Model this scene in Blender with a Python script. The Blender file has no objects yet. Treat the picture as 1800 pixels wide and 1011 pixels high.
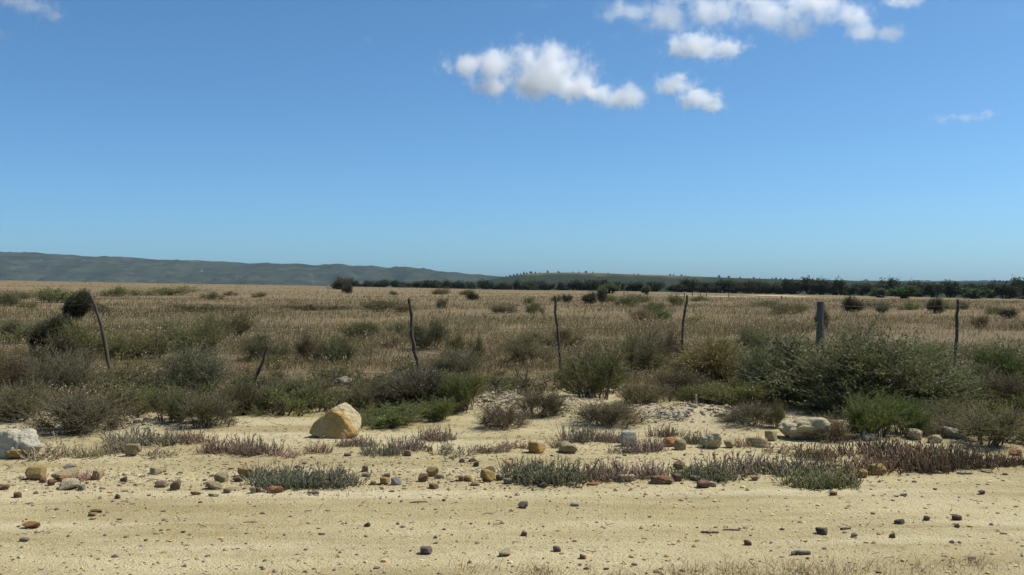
import bpy, bmesh, math, random
import numpy as np
from mathutils import Vector, Matrix

R = math.radians
sc = bpy.context.scene
# ------------------------------------------------------------------ camera
CAM_H = 1.5
FPX = 1750.0                      # focal length in pixels of the 1800 px wide photograph
PITCH = math.atan(10.5 / FPX)     # horizon at row 495 of 1011
cd = bpy.data.cameras.new('camera'); cam = bpy.data.objects.new('camera', cd)
sc.collection.objects.link(cam); sc.camera = cam
cam.location = (0, 0, CAM_H); cam.rotation_euler = (R(90) - PITCH, 0, 0)
cd.sensor_width = 36; cd.lens = 36 * FPX / 1800; cd.clip_start = 0.1; cd.clip_end = 40000
# ------------------------------------------------------------------ sky and sun
SUN_AZ, SUN_EL = R(74), R(55)     # azimuth from the view direction towards the right
w = bpy.data.worlds.new('World'); sc.world = w; w.use_nodes = True
nt = w.node_tree; nt.nodes.clear()
wo = nt.nodes.new('ShaderNodeOutputWorld'); bg = nt.nodes.new('ShaderNodeBackground')
sky = nt.nodes.new('ShaderNodeTexSky'); sky.sky_type = 'NISHITA'; sky.sun_disc = False
sky.sun_elevation = SUN_EL; sky.sun_rotation = SUN_AZ
sky.altitude = 0; sky.air_density = 0.6; sky.dust_density = 1.0; sky.ozone_density = 10
bg.inputs['Strength'].default_value = 0.122
tn = nt.nodes.new('ShaderNodeMix'); tn.data_type = 'RGBA'; tn.blend_type = 'MULTIPLY'; tn.inputs[0].default_value = 1
tn.inputs[7].default_value = (.93, 1.21, 1.13, 1); nt.links.new(sky.outputs[0], tn.inputs[6]); nt.links.new(tn.outputs[2], bg.inputs[0]); nt.links.new(bg.outputs[0], wo.inputs[0])
sd = bpy.data.lights.new('sun', 'SUN'); sun = bpy.data.objects.new('sun', sd); sc.collection.objects.link(sun)
sd.energy = 5.0; sd.angle = R(0.53); sd.color = (1.0, 0.955, 0.875)
sdir = Vector((math.sin(SUN_AZ) * math.cos(SUN_EL), math.cos(SUN_AZ) * math.cos(SUN_EL), math.sin(SUN_EL)))
sun.rotation_euler = sdir.to_track_quat('Z', 'Y').to_euler()
vs = sc.view_settings; vs.view_transform = 'Standard'; vs.look = 'None'; vs.exposure = 0.1; vs.gamma = 1.0
vs.use_curve_mapping = False
cy = sc.cycles
cy.max_bounces = 20; cy.diffuse_bounces = 3; cy.glossy_bounces = 2; cy.transmission_bounces = 4
cy.volume_bounces = 18; cy.transparent_max_bounces = 8; cy.caustics_reflective = False; cy.caustics_refractive = False
cy.use_denoising = True; cy.denoiser = 'OPENIMAGEDENOISE'; cy.denoising_input_passes = 'RGB_ALBEDO_NORMAL'
sc.render.filter_size = 1.6
COL = sc.collection
# ------------------------------------------------------------------ numpy helpers
def _h(ix, iy, iz, s):
    h = (ix * 374761393 + iy * 668265263 + iz * 2147483647 + s * 974634777).astype(np.int64) & 0xffffffff
    h = ((h ^ (h >> 13)) * 1274126177) & 0xffffffff
    h = ((h ^ (h >> 16)) * 2246822519) & 0xffffffff
    return ((h ^ (h >> 15)) & 0xffffff) / float(0xffffff)
def vnoise(p, s=0):
    p = np.asarray(p, float); i = np.floor(p).astype(np.int64); f = p - i; f = f * f * (3 - 2 * f)
    x, y, z = i[..., 0], i[..., 1], i[..., 2]; fx, fy, fz = f[..., 0], f[..., 1], f[..., 2]
    def L(a, b, t): return a + (b - a) * t
    a = L(L(_h(x, y, z, s), _h(x + 1, y, z, s), fx), L(_h(x, y + 1, z, s), _h(x + 1, y + 1, z, s), fx), fy)
    b = L(L(_h(x, y, z + 1, s), _h(x + 1, y, z + 1, s), fx), L(_h(x, y + 1, z + 1, s), _h(x + 1, y + 1, z + 1, s), fx), fy)
    return L(a, b, fz) * 2 - 1
def fbm(p, o=4, s=0, g=0.5):
    p = np.asarray(p, float); t = 0; a = 1.0; n = 0
    for k in range(o):
        t = t + a * vnoise(p * 2 ** k, s + k * 17); n += a; a *= g
    return t / n
def n2(x, y, f, o=3, s=0):
    return fbm(np.stack([np.asarray(x) * f, np.asarray(y) * f, np.zeros_like(np.asarray(x, float))], -1), o, s)
def sst(a, b, x):
    t = np.clip((np.asarray(x, float) - a) / (b - a), 0, 1); return t * t * (3 - 2 * t)
def nrm(v):
    return v / np.maximum(np.linalg.norm(v, axis=-1, keepdims=True), 1e-9)
def mesh_np(name, V, T, col=None, mat=None, flat=False):
    V = np.asarray(V, np.float32).reshape(-1, 3); T = np.asarray(T, np.int32)
    k = T.shape[1]; me = bpy.data.meshes.new(name)
    me.vertices.add(len(V)); me.vertices.foreach_set('co', V.ravel())
    me.loops.add(T.size); me.loops.foreach_set('vertex_index', T.ravel())
    me.polygons.add(len(T)); me.polygons.foreach_set('loop_start', np.arange(len(T), dtype=np.int32) * k)
    me.update(calc_edges=True)
    if flat: me.shade_flat()
    if col is not None:
        a = me.attributes.new('Col', 'FLOAT_COLOR', 'POINT')
        c = np.ones((len(V), 4), np.float32); c[:, :3] = col; a.data.foreach_set('color', c.ravel())
    if mat: me.materials.append(mat)
    return me
class Acc:
    """collects triangles into one mesh"""
    def __init__(s): s.V = []; s.T = []; s.C = []; s.n = 0
    def add(s, V, T, C):
        V = V.reshape(-1, 3); s.V.append(V); s.T.append(T + s.n)
        C = np.asarray(C, float)
        s.C.append(np.broadcast_to(C, V.shape) if C.ndim == 1 else C.reshape(-1, 3)); s.n += len(V)
    def mesh(s, name, mat, flat=False):
        return mesh_np(name, np.concatenate(s.V), np.concatenate(s.T), np.concatenate(s.C), mat, flat)
def tubes(P, Rr, sides=3):
    N, K, _ = P.shape
    t = nrm(np.gradient(P, axis=1)); a = nrm(np.cross(t, np.array([.31, .83, .17]))); b = np.cross(t, a)
    an = np.arange(sides) * 2 * math.pi / sides
    ring = P[:, :, None] + Rr[:, :, None, None] * (np.cos(an)[:, None] * a[:, :, None] + np.sin(an)[:, None] * b[:, :, None])
    V = ring.reshape(-1, 3)
    j = np.arange(sides); j2 = (j + 1) % sides
    k = np.arange(K - 1)[:, None] * sides
    q = np.stack([k + j, k + j2, k + sides + j2, k + sides + j], -1).reshape(-1, 4)
    tr = np.concatenate([q[:, [0, 1, 2]], q[:, [0, 2, 3]]])
    cap = [[(K - 1) * sides, (K - 1) * sides + i, (K - 1) * sides + i + 1] for i in range(1, sides - 1)]
    tr = np.concatenate([tr, np.array(cap)])
    T = (tr[None] + (np.arange(N) * K * sides)[:, None, None]).reshape(-1, 3)
    return V, T
def leaf_quads(p, d, l, wd, rng):
    N = len(p); s = nrm(np.cross(d, rng.normal(size=(N, 3)))) * (wd[:, None] * .5)
    m = p + d * (l * .5)[:, None]
    V = np.stack([p, m + s, p + d * l[:, None], m - s], 1).reshape(-1, 3)
    i = np.arange(N)[:, None] * 4
    T = np.concatenate([i + np.array([[0, 1, 2]]), i + np.array([[0, 2, 3]])])
    return V, T
def bez(a, c, b, K):
    t = np.linspace(0, 1, K)[None, :, None]
    return a[:, None] * (1 - t) ** 2 + 2 * c[:, None] * t * (1 - t) + b[:, None] * t * t
# ------------------------------------------------------------------ pixel <-> place
FW = np.array([0, math.cos(PITCH), -math.sin(PITCH)]); UP = np.array([0, math.sin(PITCH), math.cos(PITCH)])
def ray(px, py):
    return FW + np.array([(px - 900) / FPX, 0, 0]) - UP * ((py - 505.5) / FPX)
def road_edge(x): return 7.55 + 0.10 * x + 0.25 * n2(x, x * 0, 0.5, 3, 5)
MOUNDS = [(1170, 742, 1.0, .5, .13), (880, 722, .62, .4, .15), (1003, 712, .35, .3, .07), (240, 752, .8, .35, .05), (1290, 745, .8, .35, .05)]
MXY = []
for (px, py, a, b, hh) in MOUNDS:
    d = ray(px, py); t = -CAM_H / d[2]; MXY.append((d[0] * t, d[1] * t, a, b, hh))
def H(x, y):
    x = np.asarray(x, float); y = np.asarray(y, float)
    wgt = sst(22, 230, y)
    z = wgt * (-0.0180 * x - 0.95) - np.maximum(y - 300, 0) * 0.012
    re = road_edge(x)
    z = z + 0.03 * sst(0, 1.2, y - re) + 0.015 * n2(x, y, 0.8, 3, 1) * sst(2, 6, y)
    z = z + 0.008 * n2(x * .2, y * 1.8, 1.3, 3, 2) * (1 - sst(0, .6, y - re))
    z = z + 0.007 * n2(x, y, 5, 3, 3) * (1 - sst(14, 30, y)) + 0.004 * n2(x, y, 14, 2, 7) * (1 - sst(10, 14, y))
    z = z + 0.22 * n2(x, y, 0.03, 3, 4) * sst(30, 120, y) * (1 - sst(300, 700, y))
    for (mx, my, a, b, hh) in MXY:
        q = ((x - mx) / a) ** 2 + ((y - my) / b) ** 2
        z = z + hh * np.exp(-q * 1.3) * (1 + .5 * n2(x, y, 6, 3, 9)) * (q < 6)
    return z
_TS = np.array([4.0 * 1.012 ** k for k in range(375)])
_GC = {}
def ground(px, py):
    if (px, py) in _GC: return _GC[(px, py)].copy()
    d = ray(px, py); o = np.array([0, 0, CAM_H]); lo, hi = 0, len(_TS) - 1
    ts = _TS
    for _ in range(2):
        p = o + d * ts[:, None]; below = p[:, 2] < H(p[:, 0], p[:, 1])
        if not below.any(): t = 300.0; break
        k = max(int(np.argmax(below)), 1); t = ts[k]; ts = np.linspace(ts[k - 1], ts[k], 40)
    p = o + d * t; v = Vector((p[0], p[1], float(H(p[0], p[1])))); _GC[(px, py)] = v; return v.copy()
# ------------------------------------------------------------------ object helpers
def link(name, data, parent=None, loc=(0, 0, 0), rot=(0, 0, 0), scl=(1, 1, 1), color=None):
    o = bpy.data.objects.new(name, data); COL.objects.link(o); o.parent = parent
    o.location = loc; o.rotation_euler = rot; o.scale = scl
    if color is not None: o.color = (*color, 1)
    return o
def tag(o, label, cat, group=None, kind=None):
    if label: o['label'] = label
    if cat: o['category'] = cat
    if group: o['group'] = group
    if kind: o['kind'] = kind
    return o
# ------------------------------------------------------------------ materials
def mat(name):
    m = bpy.data.materials.new(name); m.use_nodes = True; t = m.node_tree
    return m, t, t.nodes, t.nodes['Principled BSDF']
def nd(t, ty, **kw):
    n = t.nodes.new(ty)
    for k, v in kw.items():
        if k in n.inputs: n.inputs[k].default_value = v
        else: setattr(n, k, v)
    return n
def mix(t, fac, a, b, blend='MIX'):
    n = t.nodes.new('ShaderNodeMix'); n.data_type = 'RGBA'; n.blend_type = blend
    for s, v in ((0, fac), (6, a), (7, b)):
        if hasattr(v, 'node'): t.links.new(v, n.inputs[s])
        elif s == 0: n.inputs[0].default_value = v
        else: n.inputs[s].default_value = (*v, 1)
    return n.outputs[2]
def ramp(t, src, a, b):
    n = t.nodes.new('ShaderNodeMapRange'); n.inputs[1].default_value = a; n.inputs[2].default_value = b
    t.links.new(src, n.inputs[0]); return n.outputs[0]
def noise(t, vec, scale, detail=4, rough=.55, dist=0):
    n = nd(t, 'ShaderNodeTexNoise', Scale=scale, Detail=detail, Roughness=rough, Distortion=dist)
    if vec is not None: t.links.new(vec, n.inputs['Vector'])
    return n.outputs['Fac']
def foliage_mat(name, trans=.3, rough=.6):
    m, t, N, b = mat(name)
    at = nd(t, 'ShaderNodeAttribute', attribute_name='Col'); oi = nd(t, 'ShaderNodeObjectInfo')
    c = mix(t, 1.0, at.outputs['Color'], oi.outputs['Color'], 'MULTIPLY')
    t.links.new(c, b.inputs['Base Color']); b.inputs['Roughness'].default_value = rough
    b.inputs['Specular IOR Level'].default_value = .15
    tr = nd(t, 'ShaderNodeBsdfTranslucent'); t.links.new(c, tr.inputs[0])
    ms = nd(t, 'ShaderNodeMixShader'); ms.inputs[0].default_value = trans
    t.links.new(b.outputs[0], ms.inputs[1]); t.links.new(tr.outputs[0], ms.inputs[2])
    t.links.new(ms.outputs[0], N['Material Output'].inputs[0]); return m
M_LEAF = foliage_mat('leaf', .3); M_GRASS = foliage_mat('dry_grass', .3, .7)
M_TWIG = foliage_mat('twig', 0.0, .8)
def ground_mat():
    m, t, N, b = mat('sandy_ground')
    g = nd(t, 'ShaderNodeNewGeometry'); P = g.outputs['Position']
    at = nd(t, 'ShaderNodeAttribute', attribute_name='Col')
    sp = nd(t, 'ShaderNodeSeparateColor'); t.links.new(at.outputs['Color'], sp.inputs[0])
    mp = nd(t, 'ShaderNodeMapping'); mp.inputs['Scale'].default_value = (.3, 1.6, 1); t.links.new(P, mp.inputs[0])
    big = noise(t, mp.outputs[0], 1.1, 5, .6)
    sand = mix(t, ramp(t, big, .36, .64), (.385, .305, .145), (.58, .48, .27))
    tr_ = nd(t, 'ShaderNodeMapping'); tr_.inputs['Scale'].default_value = (.13, 1.7, 1); t.links.new(P, tr_.inputs[0])
    sand = mix(t, ramp(t, noise(t, tr_.outputs[0], 1.3, 4, .6, .4), .52, .70), sand, (.62, .525, .32))
    sand = mix(t, ramp(t, noise(t, P, 9, 4, .65), .55, .8), sand, (.34, .265, .13))
    grit = noise(t, P, 70, 3, .7)
    sand = mix(t, ramp(t, grit, .60, .72), sand, (.15, .115, .07))
    sand = mix(t, ramp(t, noise(t, P, 43, 2, .6), .68, .75), sand, (.62, .55, .38))
    pale = mix(t, ramp(t, noise(t, P, 25, 4, .7), .4, .65), (.42, .345, .20), (.58, .49, .32))
    sand = mix(t, sp.outputs[1], sand, pale)
    soil = mix(t, ramp(t, noise(t, P, 3, 6, .7), .3, .7), (.12, .088, .048), (.26, .19, .10))
    soil = mix(t, ramp(t, noise(t, P, .05, 4, .6), .45, .7), soil, (.22, .165, .085))
    fac = nd(t, 'ShaderNodeMath', operation='ADD'); t.links.new(sp.outputs[0], fac.inputs[0])
    n3 = nd(t, 'ShaderNodeMath', operation='MULTIPLY_ADD'); t.links.new(noise(t, P, 6, 5, .7), n3.inputs[0])
    n3.inputs[1].default_value = 1.7; n3.inputs[2].default_value = -.85; t.links.new(n3.outputs[0], fac.inputs[1])
    c = mix(t, ramp(t, fac.outputs[0], .38, .62), sand, soil)
    t.links.new(c, b.inputs['Base Color']); b.inputs['Roughness'].default_value = .95
    b.inputs['Specular IOR Level'].default_value = .1
    bp = nd(t, 'ShaderNodeBump', Strength=1.0, Distance=.02)
    h1 = nd(t, 'ShaderNodeMath', operation='ADD'); t.links.new(grit, h1.inputs[0]); t.links.new(noise(t, P, 18, 5, .7), h1.inputs[1])
    t.links.new(h1.outputs[0], bp.inputs['Height']); t.links.new(bp.outputs[0], b.inputs['Normal'])
    return m
M_GROUND = ground_mat()
def rock_mat():
    m, t, N, b = mat('weathered_stone')
    oi = nd(t, 'ShaderNodeObjectInfo'); tc = nd(t, 'ShaderNodeTexCoord')
    ad = nd(t, 'ShaderNodeVectorMath', operation='MULTIPLY_ADD'); t.links.new(oi.outputs['Random'], ad.inputs[0])
    ad.inputs[1].default_value = (37, 53, 71); t.links.new(tc.outputs['Object'], ad.inputs[2]); P = ad.outputs[0]
    at = nd(t, 'ShaderNodeAttribute', attribute_name='Col')
    c = mix(t, 1.0, oi.outputs['Color'], at.outputs['Color'], 'MULTIPLY')
    dk = mix(t, 1.0, c, (.68, .58, .48), 'MULTIPLY'); lt = mix(t, .45, c, (.55, .48, .34))
    c = mix(t, ramp(t, noise(t, P, 2.2, 6, .65), .5, .75), c, lt)
    c = mix(t, ramp(t, noise(t, P, 5, 6, .7), .55, .72), c, dk)
    t.links.new(c, b.inputs['Base Color']); b.inputs['Roughness'].default_value = .9
    b.inputs['Specular IOR Level'].default_value = .2
    bp = nd(t, 'ShaderNodeBump', Strength=.9, Distance=.05); t.links.new(noise(t, P, 9, 7, .7), bp.inputs['Height'])
    t.links.new(bp.outputs[0], b.inputs['Normal']); return m
M_ROCK = rock_mat()
def wood_mat(name, a, bcol):
    m, t, N, b = mat(name); tc = nd(t, 'ShaderNodeTexCoord')
    mp = nd(t, 'ShaderNodeMapping'); mp.inputs['Scale'].default_value = (30, 30, 2.5); t.links.new(tc.outputs['Object'], mp.inputs[0])
    n = noise(t, mp.outputs[0], 1.5, 6, .7)
    t.links.new(mix(t, ramp(t, n, .3, .7), a, bcol), b.inputs['Base Color']); b.inputs['Roughness'].default_value = .9
    bp = nd(t, 'ShaderNodeBump', Strength=.6, Distance=.006); t.links.new(n, bp.inputs['Height']); t.links.new(bp.outputs[0], b.inputs['Normal'])
    return m
M_WOOD = wood_mat('dark_weathered_wood', (.045, .034, .021), (.13, .10, .065))
M_WOODG = wood_mat('grey_weathered_wood', (.075, .064, .046), (.18, .155, .115))
M_WOODP = wood_mat('bleached_wood', (.22, .19, .15), (.42, .38, .31))
M_WIRE, _, _, _b = mat('fence_wire'); _b.inputs['Base Color'].default_value = (.10, .095, .085, 1); _b.inputs['Metallic'].default_value = .5; _b.inputs['Roughness'].default_value = .6
# ------------------------------------------------------------------ ground and road (one seamless relief, split along the road's ragged edge)
ys = [-6.0]
while ys[-1] < 8600:
    y = ys[-1]; ys.append(y + (0.09 if y < 4 else (0.0105 * y if y < 30 else .018 * y)))
ys = np.array(ys); us = np.linspace(-1, 1, 331)
X = us[None, :] * (np.abs(ys)[:, None] * .95 + 3.2); Y = np.repeat(ys[:, None], len(us), 1)
Z = H(X, Y)
def veg_mask(x, y):
    edge = 10.9 + 0.9 * n2(x, y, .35, 3, 31)
    u = x / np.maximum(y, 1)
    edge = edge + 2.9 * np.exp(-((u - .085) / .10) ** 2) + .8 * np.exp(-((u - .27) / .05) ** 2)
    edge = edge - 1.6 * sst(.33, .5, u)
    return sst(-.7, 1.3, y - edge)
vg = veg_mask(X, Y)
pale = np.zeros_like(X)
for (mx, my, a, b, hh) in MXY:
    pale = np.maximum(pale, np.exp(-(((X - mx) / (a * 1.2)) ** 2 + ((Y - my) / (b * 1.3)) ** 2)))
vg = vg * (1 - .9 * np.clip(pale * 1.6, 0, 1))
for (px, py, wx, wy) in ((1270, 521, 14, 16), (1375, 520, 9, 10)):       # bare pale earth far out in the field
    g = ground(px, py); q = np.exp(-(((X - g.x) / wx) ** 2 + ((Y - g.y) / wy) ** 2))
    pale = np.maximum(pale, q); vg = vg * (1 - .75 * np.clip(q * 1.3, 0, 1))
nx = len(us); ny = len(ys)
ii = (np.arange(ny - 1)[:, None] * nx + np.arange(nx - 1)[None]).ravel()
quads = np.stack([ii, ii + 1, ii + 1 + nx, ii + nx], 1)
V = np.stack([X, Y, Z], -1).reshape(-1, 3)
C = np.stack([vg, np.clip(pale * 1.2, 0, 1), vg * 0], -1).reshape(-1, 3)
cen = V[quads].mean(1); isroad = cen[:, 1] < road_edge(cen[:, 0])
def sub(name, q, label, cat):
    u, inv = np.unique(q, return_inverse=True)
    me = mesh_np(name, V[u], inv.reshape(q.shape), C[u], M_GROUND)
    return tag(link(name, me), label, cat, kind='structure')
sub('ground', quads[~isroad], 'sandy verge and dry grassland plain beyond the track', 'ground')
sub('dirt_road', quads[isroad], 'pale yellow sandy dirt road strewn with small stones', 'road')
# ------------------------------------------------------------------ hills
def interp(tab, x):
    t = np.array(tab, float); return np.interp(x, t[:, 0], t[:, 1])
def hill_mat(name, c1, c2, c3, c4, sc_):
    m, t, N, b = mat(name); g = nd(t, 'ShaderNodeNewGeometry'); P = g.outputs['Position']
    mp = nd(t, 'ShaderNodeMapping'); mp.inputs['Scale'].default_value = (sc_, sc_, sc_ * 9); t.links.new(P, mp.inputs[0]); Q = mp.outputs[0]
    c = mix(t, ramp(t, noise(t, Q, 1.0, 7, .65), .35, .65), c1, c2)
    c = mix(t, ramp(t, noise(t, Q, 2.7, 7, .7, .6), .56, .68), c, c3)
    c = mix(t, ramp(t, noise(t, Q, 1.9, 6, .7, 1.0), .64, .72), c, c4)
    t.links.new(c, b.inputs['Base Color']); b.inputs['Roughness'].default_value = 1; b.inputs['Specular IOR Level'].default_value = 0
    return m
def hill(name, prof, D0, D1, base, amp, m, label, x0, x1, nx=420, ny=46, fs=.004):
    px = np.linspace(x0, x1, nx); u = (px - 900) / FPX
    top = CAM_H + D1 * (495 - interp(prof, px)) / FPX
    k = np.linspace(0, 1.35, ny)[:, None]
    D = D0 + (D1 - D0) * k
    x = u[None] * D; y = np.repeat(D, nx, 1)
    sh = np.where(k <= 1, sst(0, 1, k) ** .85, 1 - .7 * (k - 1))
    z = base + (top[None] - base) * sh
    nz = n2(x, y, fs, 5, 40)
    rid = 1 - np.abs(n2(x * 1.0, y * .25, fs * 1.5, 4, 41)) * 2
    z = z + amp * (nz * .5 + rid * .8 - .6) * np.sin(np.clip(k, 0, 1) * math.pi) + amp * .05 * n2(x, y, fs * 6, 3, 43) * np.clip(k * 4, 0, 1)
    V = np.stack([x, y, z], -1).reshape(-1, 3)
    i = (np.arange(ny - 1)[:, None] * nx + np.arange(nx - 1)[None]).ravel()
    wood = np.clip(1.38 - 1.15 * k + .9 * sst(1180, 1420, px)[None] + .8 * (1 - sst(880, 930, px))[None], 0, 1) + 0 * x
    o = link(name, mesh_np(name, V, np.stack([i, i + 1, i + 1 + nx, i + nx], 1), np.repeat(wood.reshape(-1, 1), 3, 1), m))
    return tag(o, label, 'hill', kind='structure')
P_LEFT = [(-900, 418), (-300, 432), (0, 443), (100, 448), (200, 453), (300, 457), (400, 460.5), (440, 463), (470, 462), (500, 464.5), (530, 464), (560, 466.5), (585, 465), (620, 467.5), (650, 467.5), (680, 470.5), (715, 469.5), (745, 474), (770, 477), (800, 478.5), (830, 482), (880, 486), (940, 488), (1100, 491), (1500, 494), (2600, 495)]
P_MID = [(600, 512), (760, 505), (840, 495), (880, 488.5), (905, 484.5), (925, 481.5), (960, 479.5), (1000, 479), (1060, 480.5), (1120, 482.5), (1200, 485), (1260, 487.5), (1320, 489.5), (1400, 491.5), (1500, 494), (1600, 495.5), (1700, 496), (1800, 497), (2600, 500)]
M_H1 = hill_mat('heath_hill', (.008, .013, .007), (.048, .050, .024), (.11, .092, .052), (.36, .30, .22), .0042)
M_H2 = hill_mat('grassy_hill', (.10, .078, .040), (.17, .125, .066), (.045, .05, .025), (.21, .16, .09), .0035)
t = M_H2.node_tree; bs = t.nodes['Principled BSDF']; src = bs.inputs['Base Color'].links[0].from_socket      # dark woodland and scrub cover the foot and the far end
at = nd(t, 'ShaderNodeAttribute', attribute_name='Col'); g = nd(t, 'ShaderNodeNewGeometry')
wn = nd(t, 'ShaderNodeMath', operation='MULTIPLY_ADD'); t.links.new(noise(t, g.outputs['Position'], .02, 6, .7), wn.inputs[0]); wn.inputs[1].default_value = .9; t.links.new(at.outputs['Fac'], wn.inputs[2])
t.links.new(mix(t, ramp(t, wn.outputs[0], .82, 1.0), src, (.028, .036, .020)), bs.inputs['Base Color'])
hill('far_hills', P_LEFT, 4300, 6600, -70, 75, M_H1, 'long blue-grey mountain ridge sloping down behind the plain', -900, 2600)
hill('hill', P_MID, 1500, 2600, -28, 5, M_H2, 'low flat-topped brown hill dotted with trees behind the tree row', 620, 2600, fs=.008)
# ------------------------------------------------------------------ plant generators
def shrub_mesh(name, seed, W, Hh, nc, ntip, nl, ll, lw, ca, cb, cc=None, lean=(0, 0), twig=(.16, .12, .085), tr=.0028, spread=.13, fr=.12, up=.25, low=.0, trunk=False):
    rng = np.random.default_rng(seed)
    th = rng.uniform(0, 2 * math.pi, nc); rr = np.sqrt(rng.uniform(0, 1, nc)) * .40 * W
    cz = Hh * (low + (1 - low) * (.22 + .62 * rng.uniform(0, 1, nc)) * np.sqrt(np.maximum(1 - (rr / (.56 * W)) ** 2, .1)))
    Cc = np.stack([rr * np.cos(th) + lean[0] * cz, rr * np.sin(th) + lean[1] * cz, cz], 1)
    kb = .15 if trunk else (.3 if nc > 40 else .5)
    B = np.stack([Cc[:, 0] * kb + rng.normal(0, .05 * W, nc), Cc[:, 1] * kb + rng.normal(0, .05 * W, nc), np.full(nc, -.03)], 1)
    ctl = B + (Cc - B) * np.array([.55, .55, .6]) + rng.normal(0, .05 * W, (nc, 3)) * [1, 1, .3]
    st = bez(B, ctl, Cc, 5)
    stem = Acc()
    V, T = tubes(st, np.linspace(3.6, 1.2, 5)[None] * tr * (1 + .5 * rng.uniform(size=(nc, 1))), 4); stem.add(V, T, twig)
    if trunk:
        tp = np.array([[[0, 0, -.1], [.05, 0, Hh * .18], [0, .05, Hh * .36]]]); V, T = tubes(tp, np.array([[.2, .15, .11]]), 6); stem.add(V, T, twig)
    ci = rng.integers(0, nc, ntip); off = rng.normal(0, 1, (ntip, 3)) * [spread * W, spread * W, fr * Hh]
    tip = Cc[ci] + off; tip[:, 2] = np.where(tip[:, 2] < .04 * Hh, rng.uniform(.04, .25, ntip) * Hh, tip[:, 2])
    s = rng.uniform(.3, 1, ntip)[:, None]; A = B[ci] * (1 - s) ** 2 + 2 * ctl[ci] * s * (1 - s) + Cc[ci] * s * s
    ln = np.linalg.norm(tip - A, axis=1, keepdims=True)
    ct = A + (tip - A) * .5 + np.array([0, 0, -.12]) * ln + rng.normal(0, .08, (ntip, 3)) * ln
    br = bez(A, ct, tip, 4)
    V, T = tubes(br, np.linspace(1.1, .45, 4)[None] * tr * np.ones((ntip, 1)), 3)
    tc = np.array(twig)[None] * rng.uniform(.7, 1.5, (ntip, 1)); stem.add(V, T, np.repeat(tc, 12, 0))
    leaf = Acc()
    N = ntip * nl; k = np.repeat(np.arange(ntip), nl); s = rng.uniform(.25, 1.05, N)[:, None]
    p = A[k] * (1 - s) ** 2 + 2 * ct[k] * s * (1 - s) + tip[k] * s * s
    d = nrm(tip[k] - ct[k]) * .7 + rng.normal(0, .55, (N, 3)) + [0, 0, up]
    p = p + rng.normal(0, ll * .45, (N, 3)); p[:, 2] = np.maximum(p[:, 2], .01); d = nrm(d)
    V, T = leaf_quads(p, d, ll * rng.uniform(.6, 1.4, N), lw * rng.uniform(.6, 1.4, N), rng)
    f = rng.uniform(size=(ntip, 1))[k]; c = np.array(ca) * (1 - f) + np.array(cb) * f
    if cc is not None:
        g = (rng.uniform(size=(N, 1)) < .16); c = np.where(g, np.array(cc), c)
    c = c * rng.uniform(.75, 1.25, (N, 1)); leaf.add(V, T, np.repeat(c, 4, 0))
    q = np.concatenate(leaf.V); W = np.percentile(q[:, 0], 97.5) - np.percentile(q[:, 0], 2.5); Hh = np.percentile(q[:, 2], 98.5)
    return stem.mesh(name + '_stems', M_TWIG), leaf.mesh(name + '_foliage', M_LEAF), W, Hh
def broom_mesh(name, seed, W, Hh, n, lean, ca, cb, droop=0.0, wd=.004, tipw=.5, dead=.12):
    rng = np.random.default_rng(seed)
    a = rng.uniform(0, 2 * math.pi, n); r = np.sqrt(rng.uniform(0, 1, n))
    B = np.stack([np.cos(a) * r * W * .16, np.sin(a) * r * W * .16, np.full(n, -.02)], 1)
    hh = Hh * rng.uniform(.45, 1, n) * (1 - .35 * r * r)
    tip = np.stack([np.cos(a) * r * W * tipw + lean[0] * hh, np.sin(a) * r * W * tipw + lean[1] * hh, hh], 1) + rng.normal(0, .03 * W, (n, 3))
    ct = B * .6 + tip * .4; ct[:, 2] = hh * .75
    tip[:, 2] -= droop * hh * r * rng.uniform(.3, 1.4, n); tip[:, 2] = np.maximum(tip[:, 2], .03)
    P = bez(B, ct, tip, 5)
    V, T = tubes(P, np.array([1, 1, .9, .7, .3])[None] * wd * .5 * rng.uniform(.7, 1.3, (n, 1)), 3)
    f = rng.uniform(size=(n, 1)); c = np.array(ca) * (1 - f) + np.array(cb) * f
    c = np.where(rng.uniform(size=(n, 1)) < dead, np.array([.26, .21, .13]), c)
    ac = Acc(); ac.add(V, T, np.repeat(c, 15, 0))
    m = n * 2; k = rng.integers(0, n, m); s = rng.uniform(.45, 1, m)[:, None]
    p = B[k] * (1 - s) ** 2 + 2 * ct[k] * s * (1 - s) + tip[k] * s * s
    d = nrm(tip[k] - ct[k] + rng.normal(0, .12, (m, 3)) * Hh)
    V, T = leaf_quads(p, d, np.full(m, Hh * .09), np.full(m, wd * 1.6), rng); ac.add(V, T, np.repeat(c[k], 4, 0))
    q = np.concatenate(ac.V); W = np.percentile(q[:, 0], 97) - np.percentile(q[:, 0], 3); Hh = np.percentile(q[:, 2], 98.5)
    return ac.mesh(name, M_LEAF), W, Hh
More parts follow.
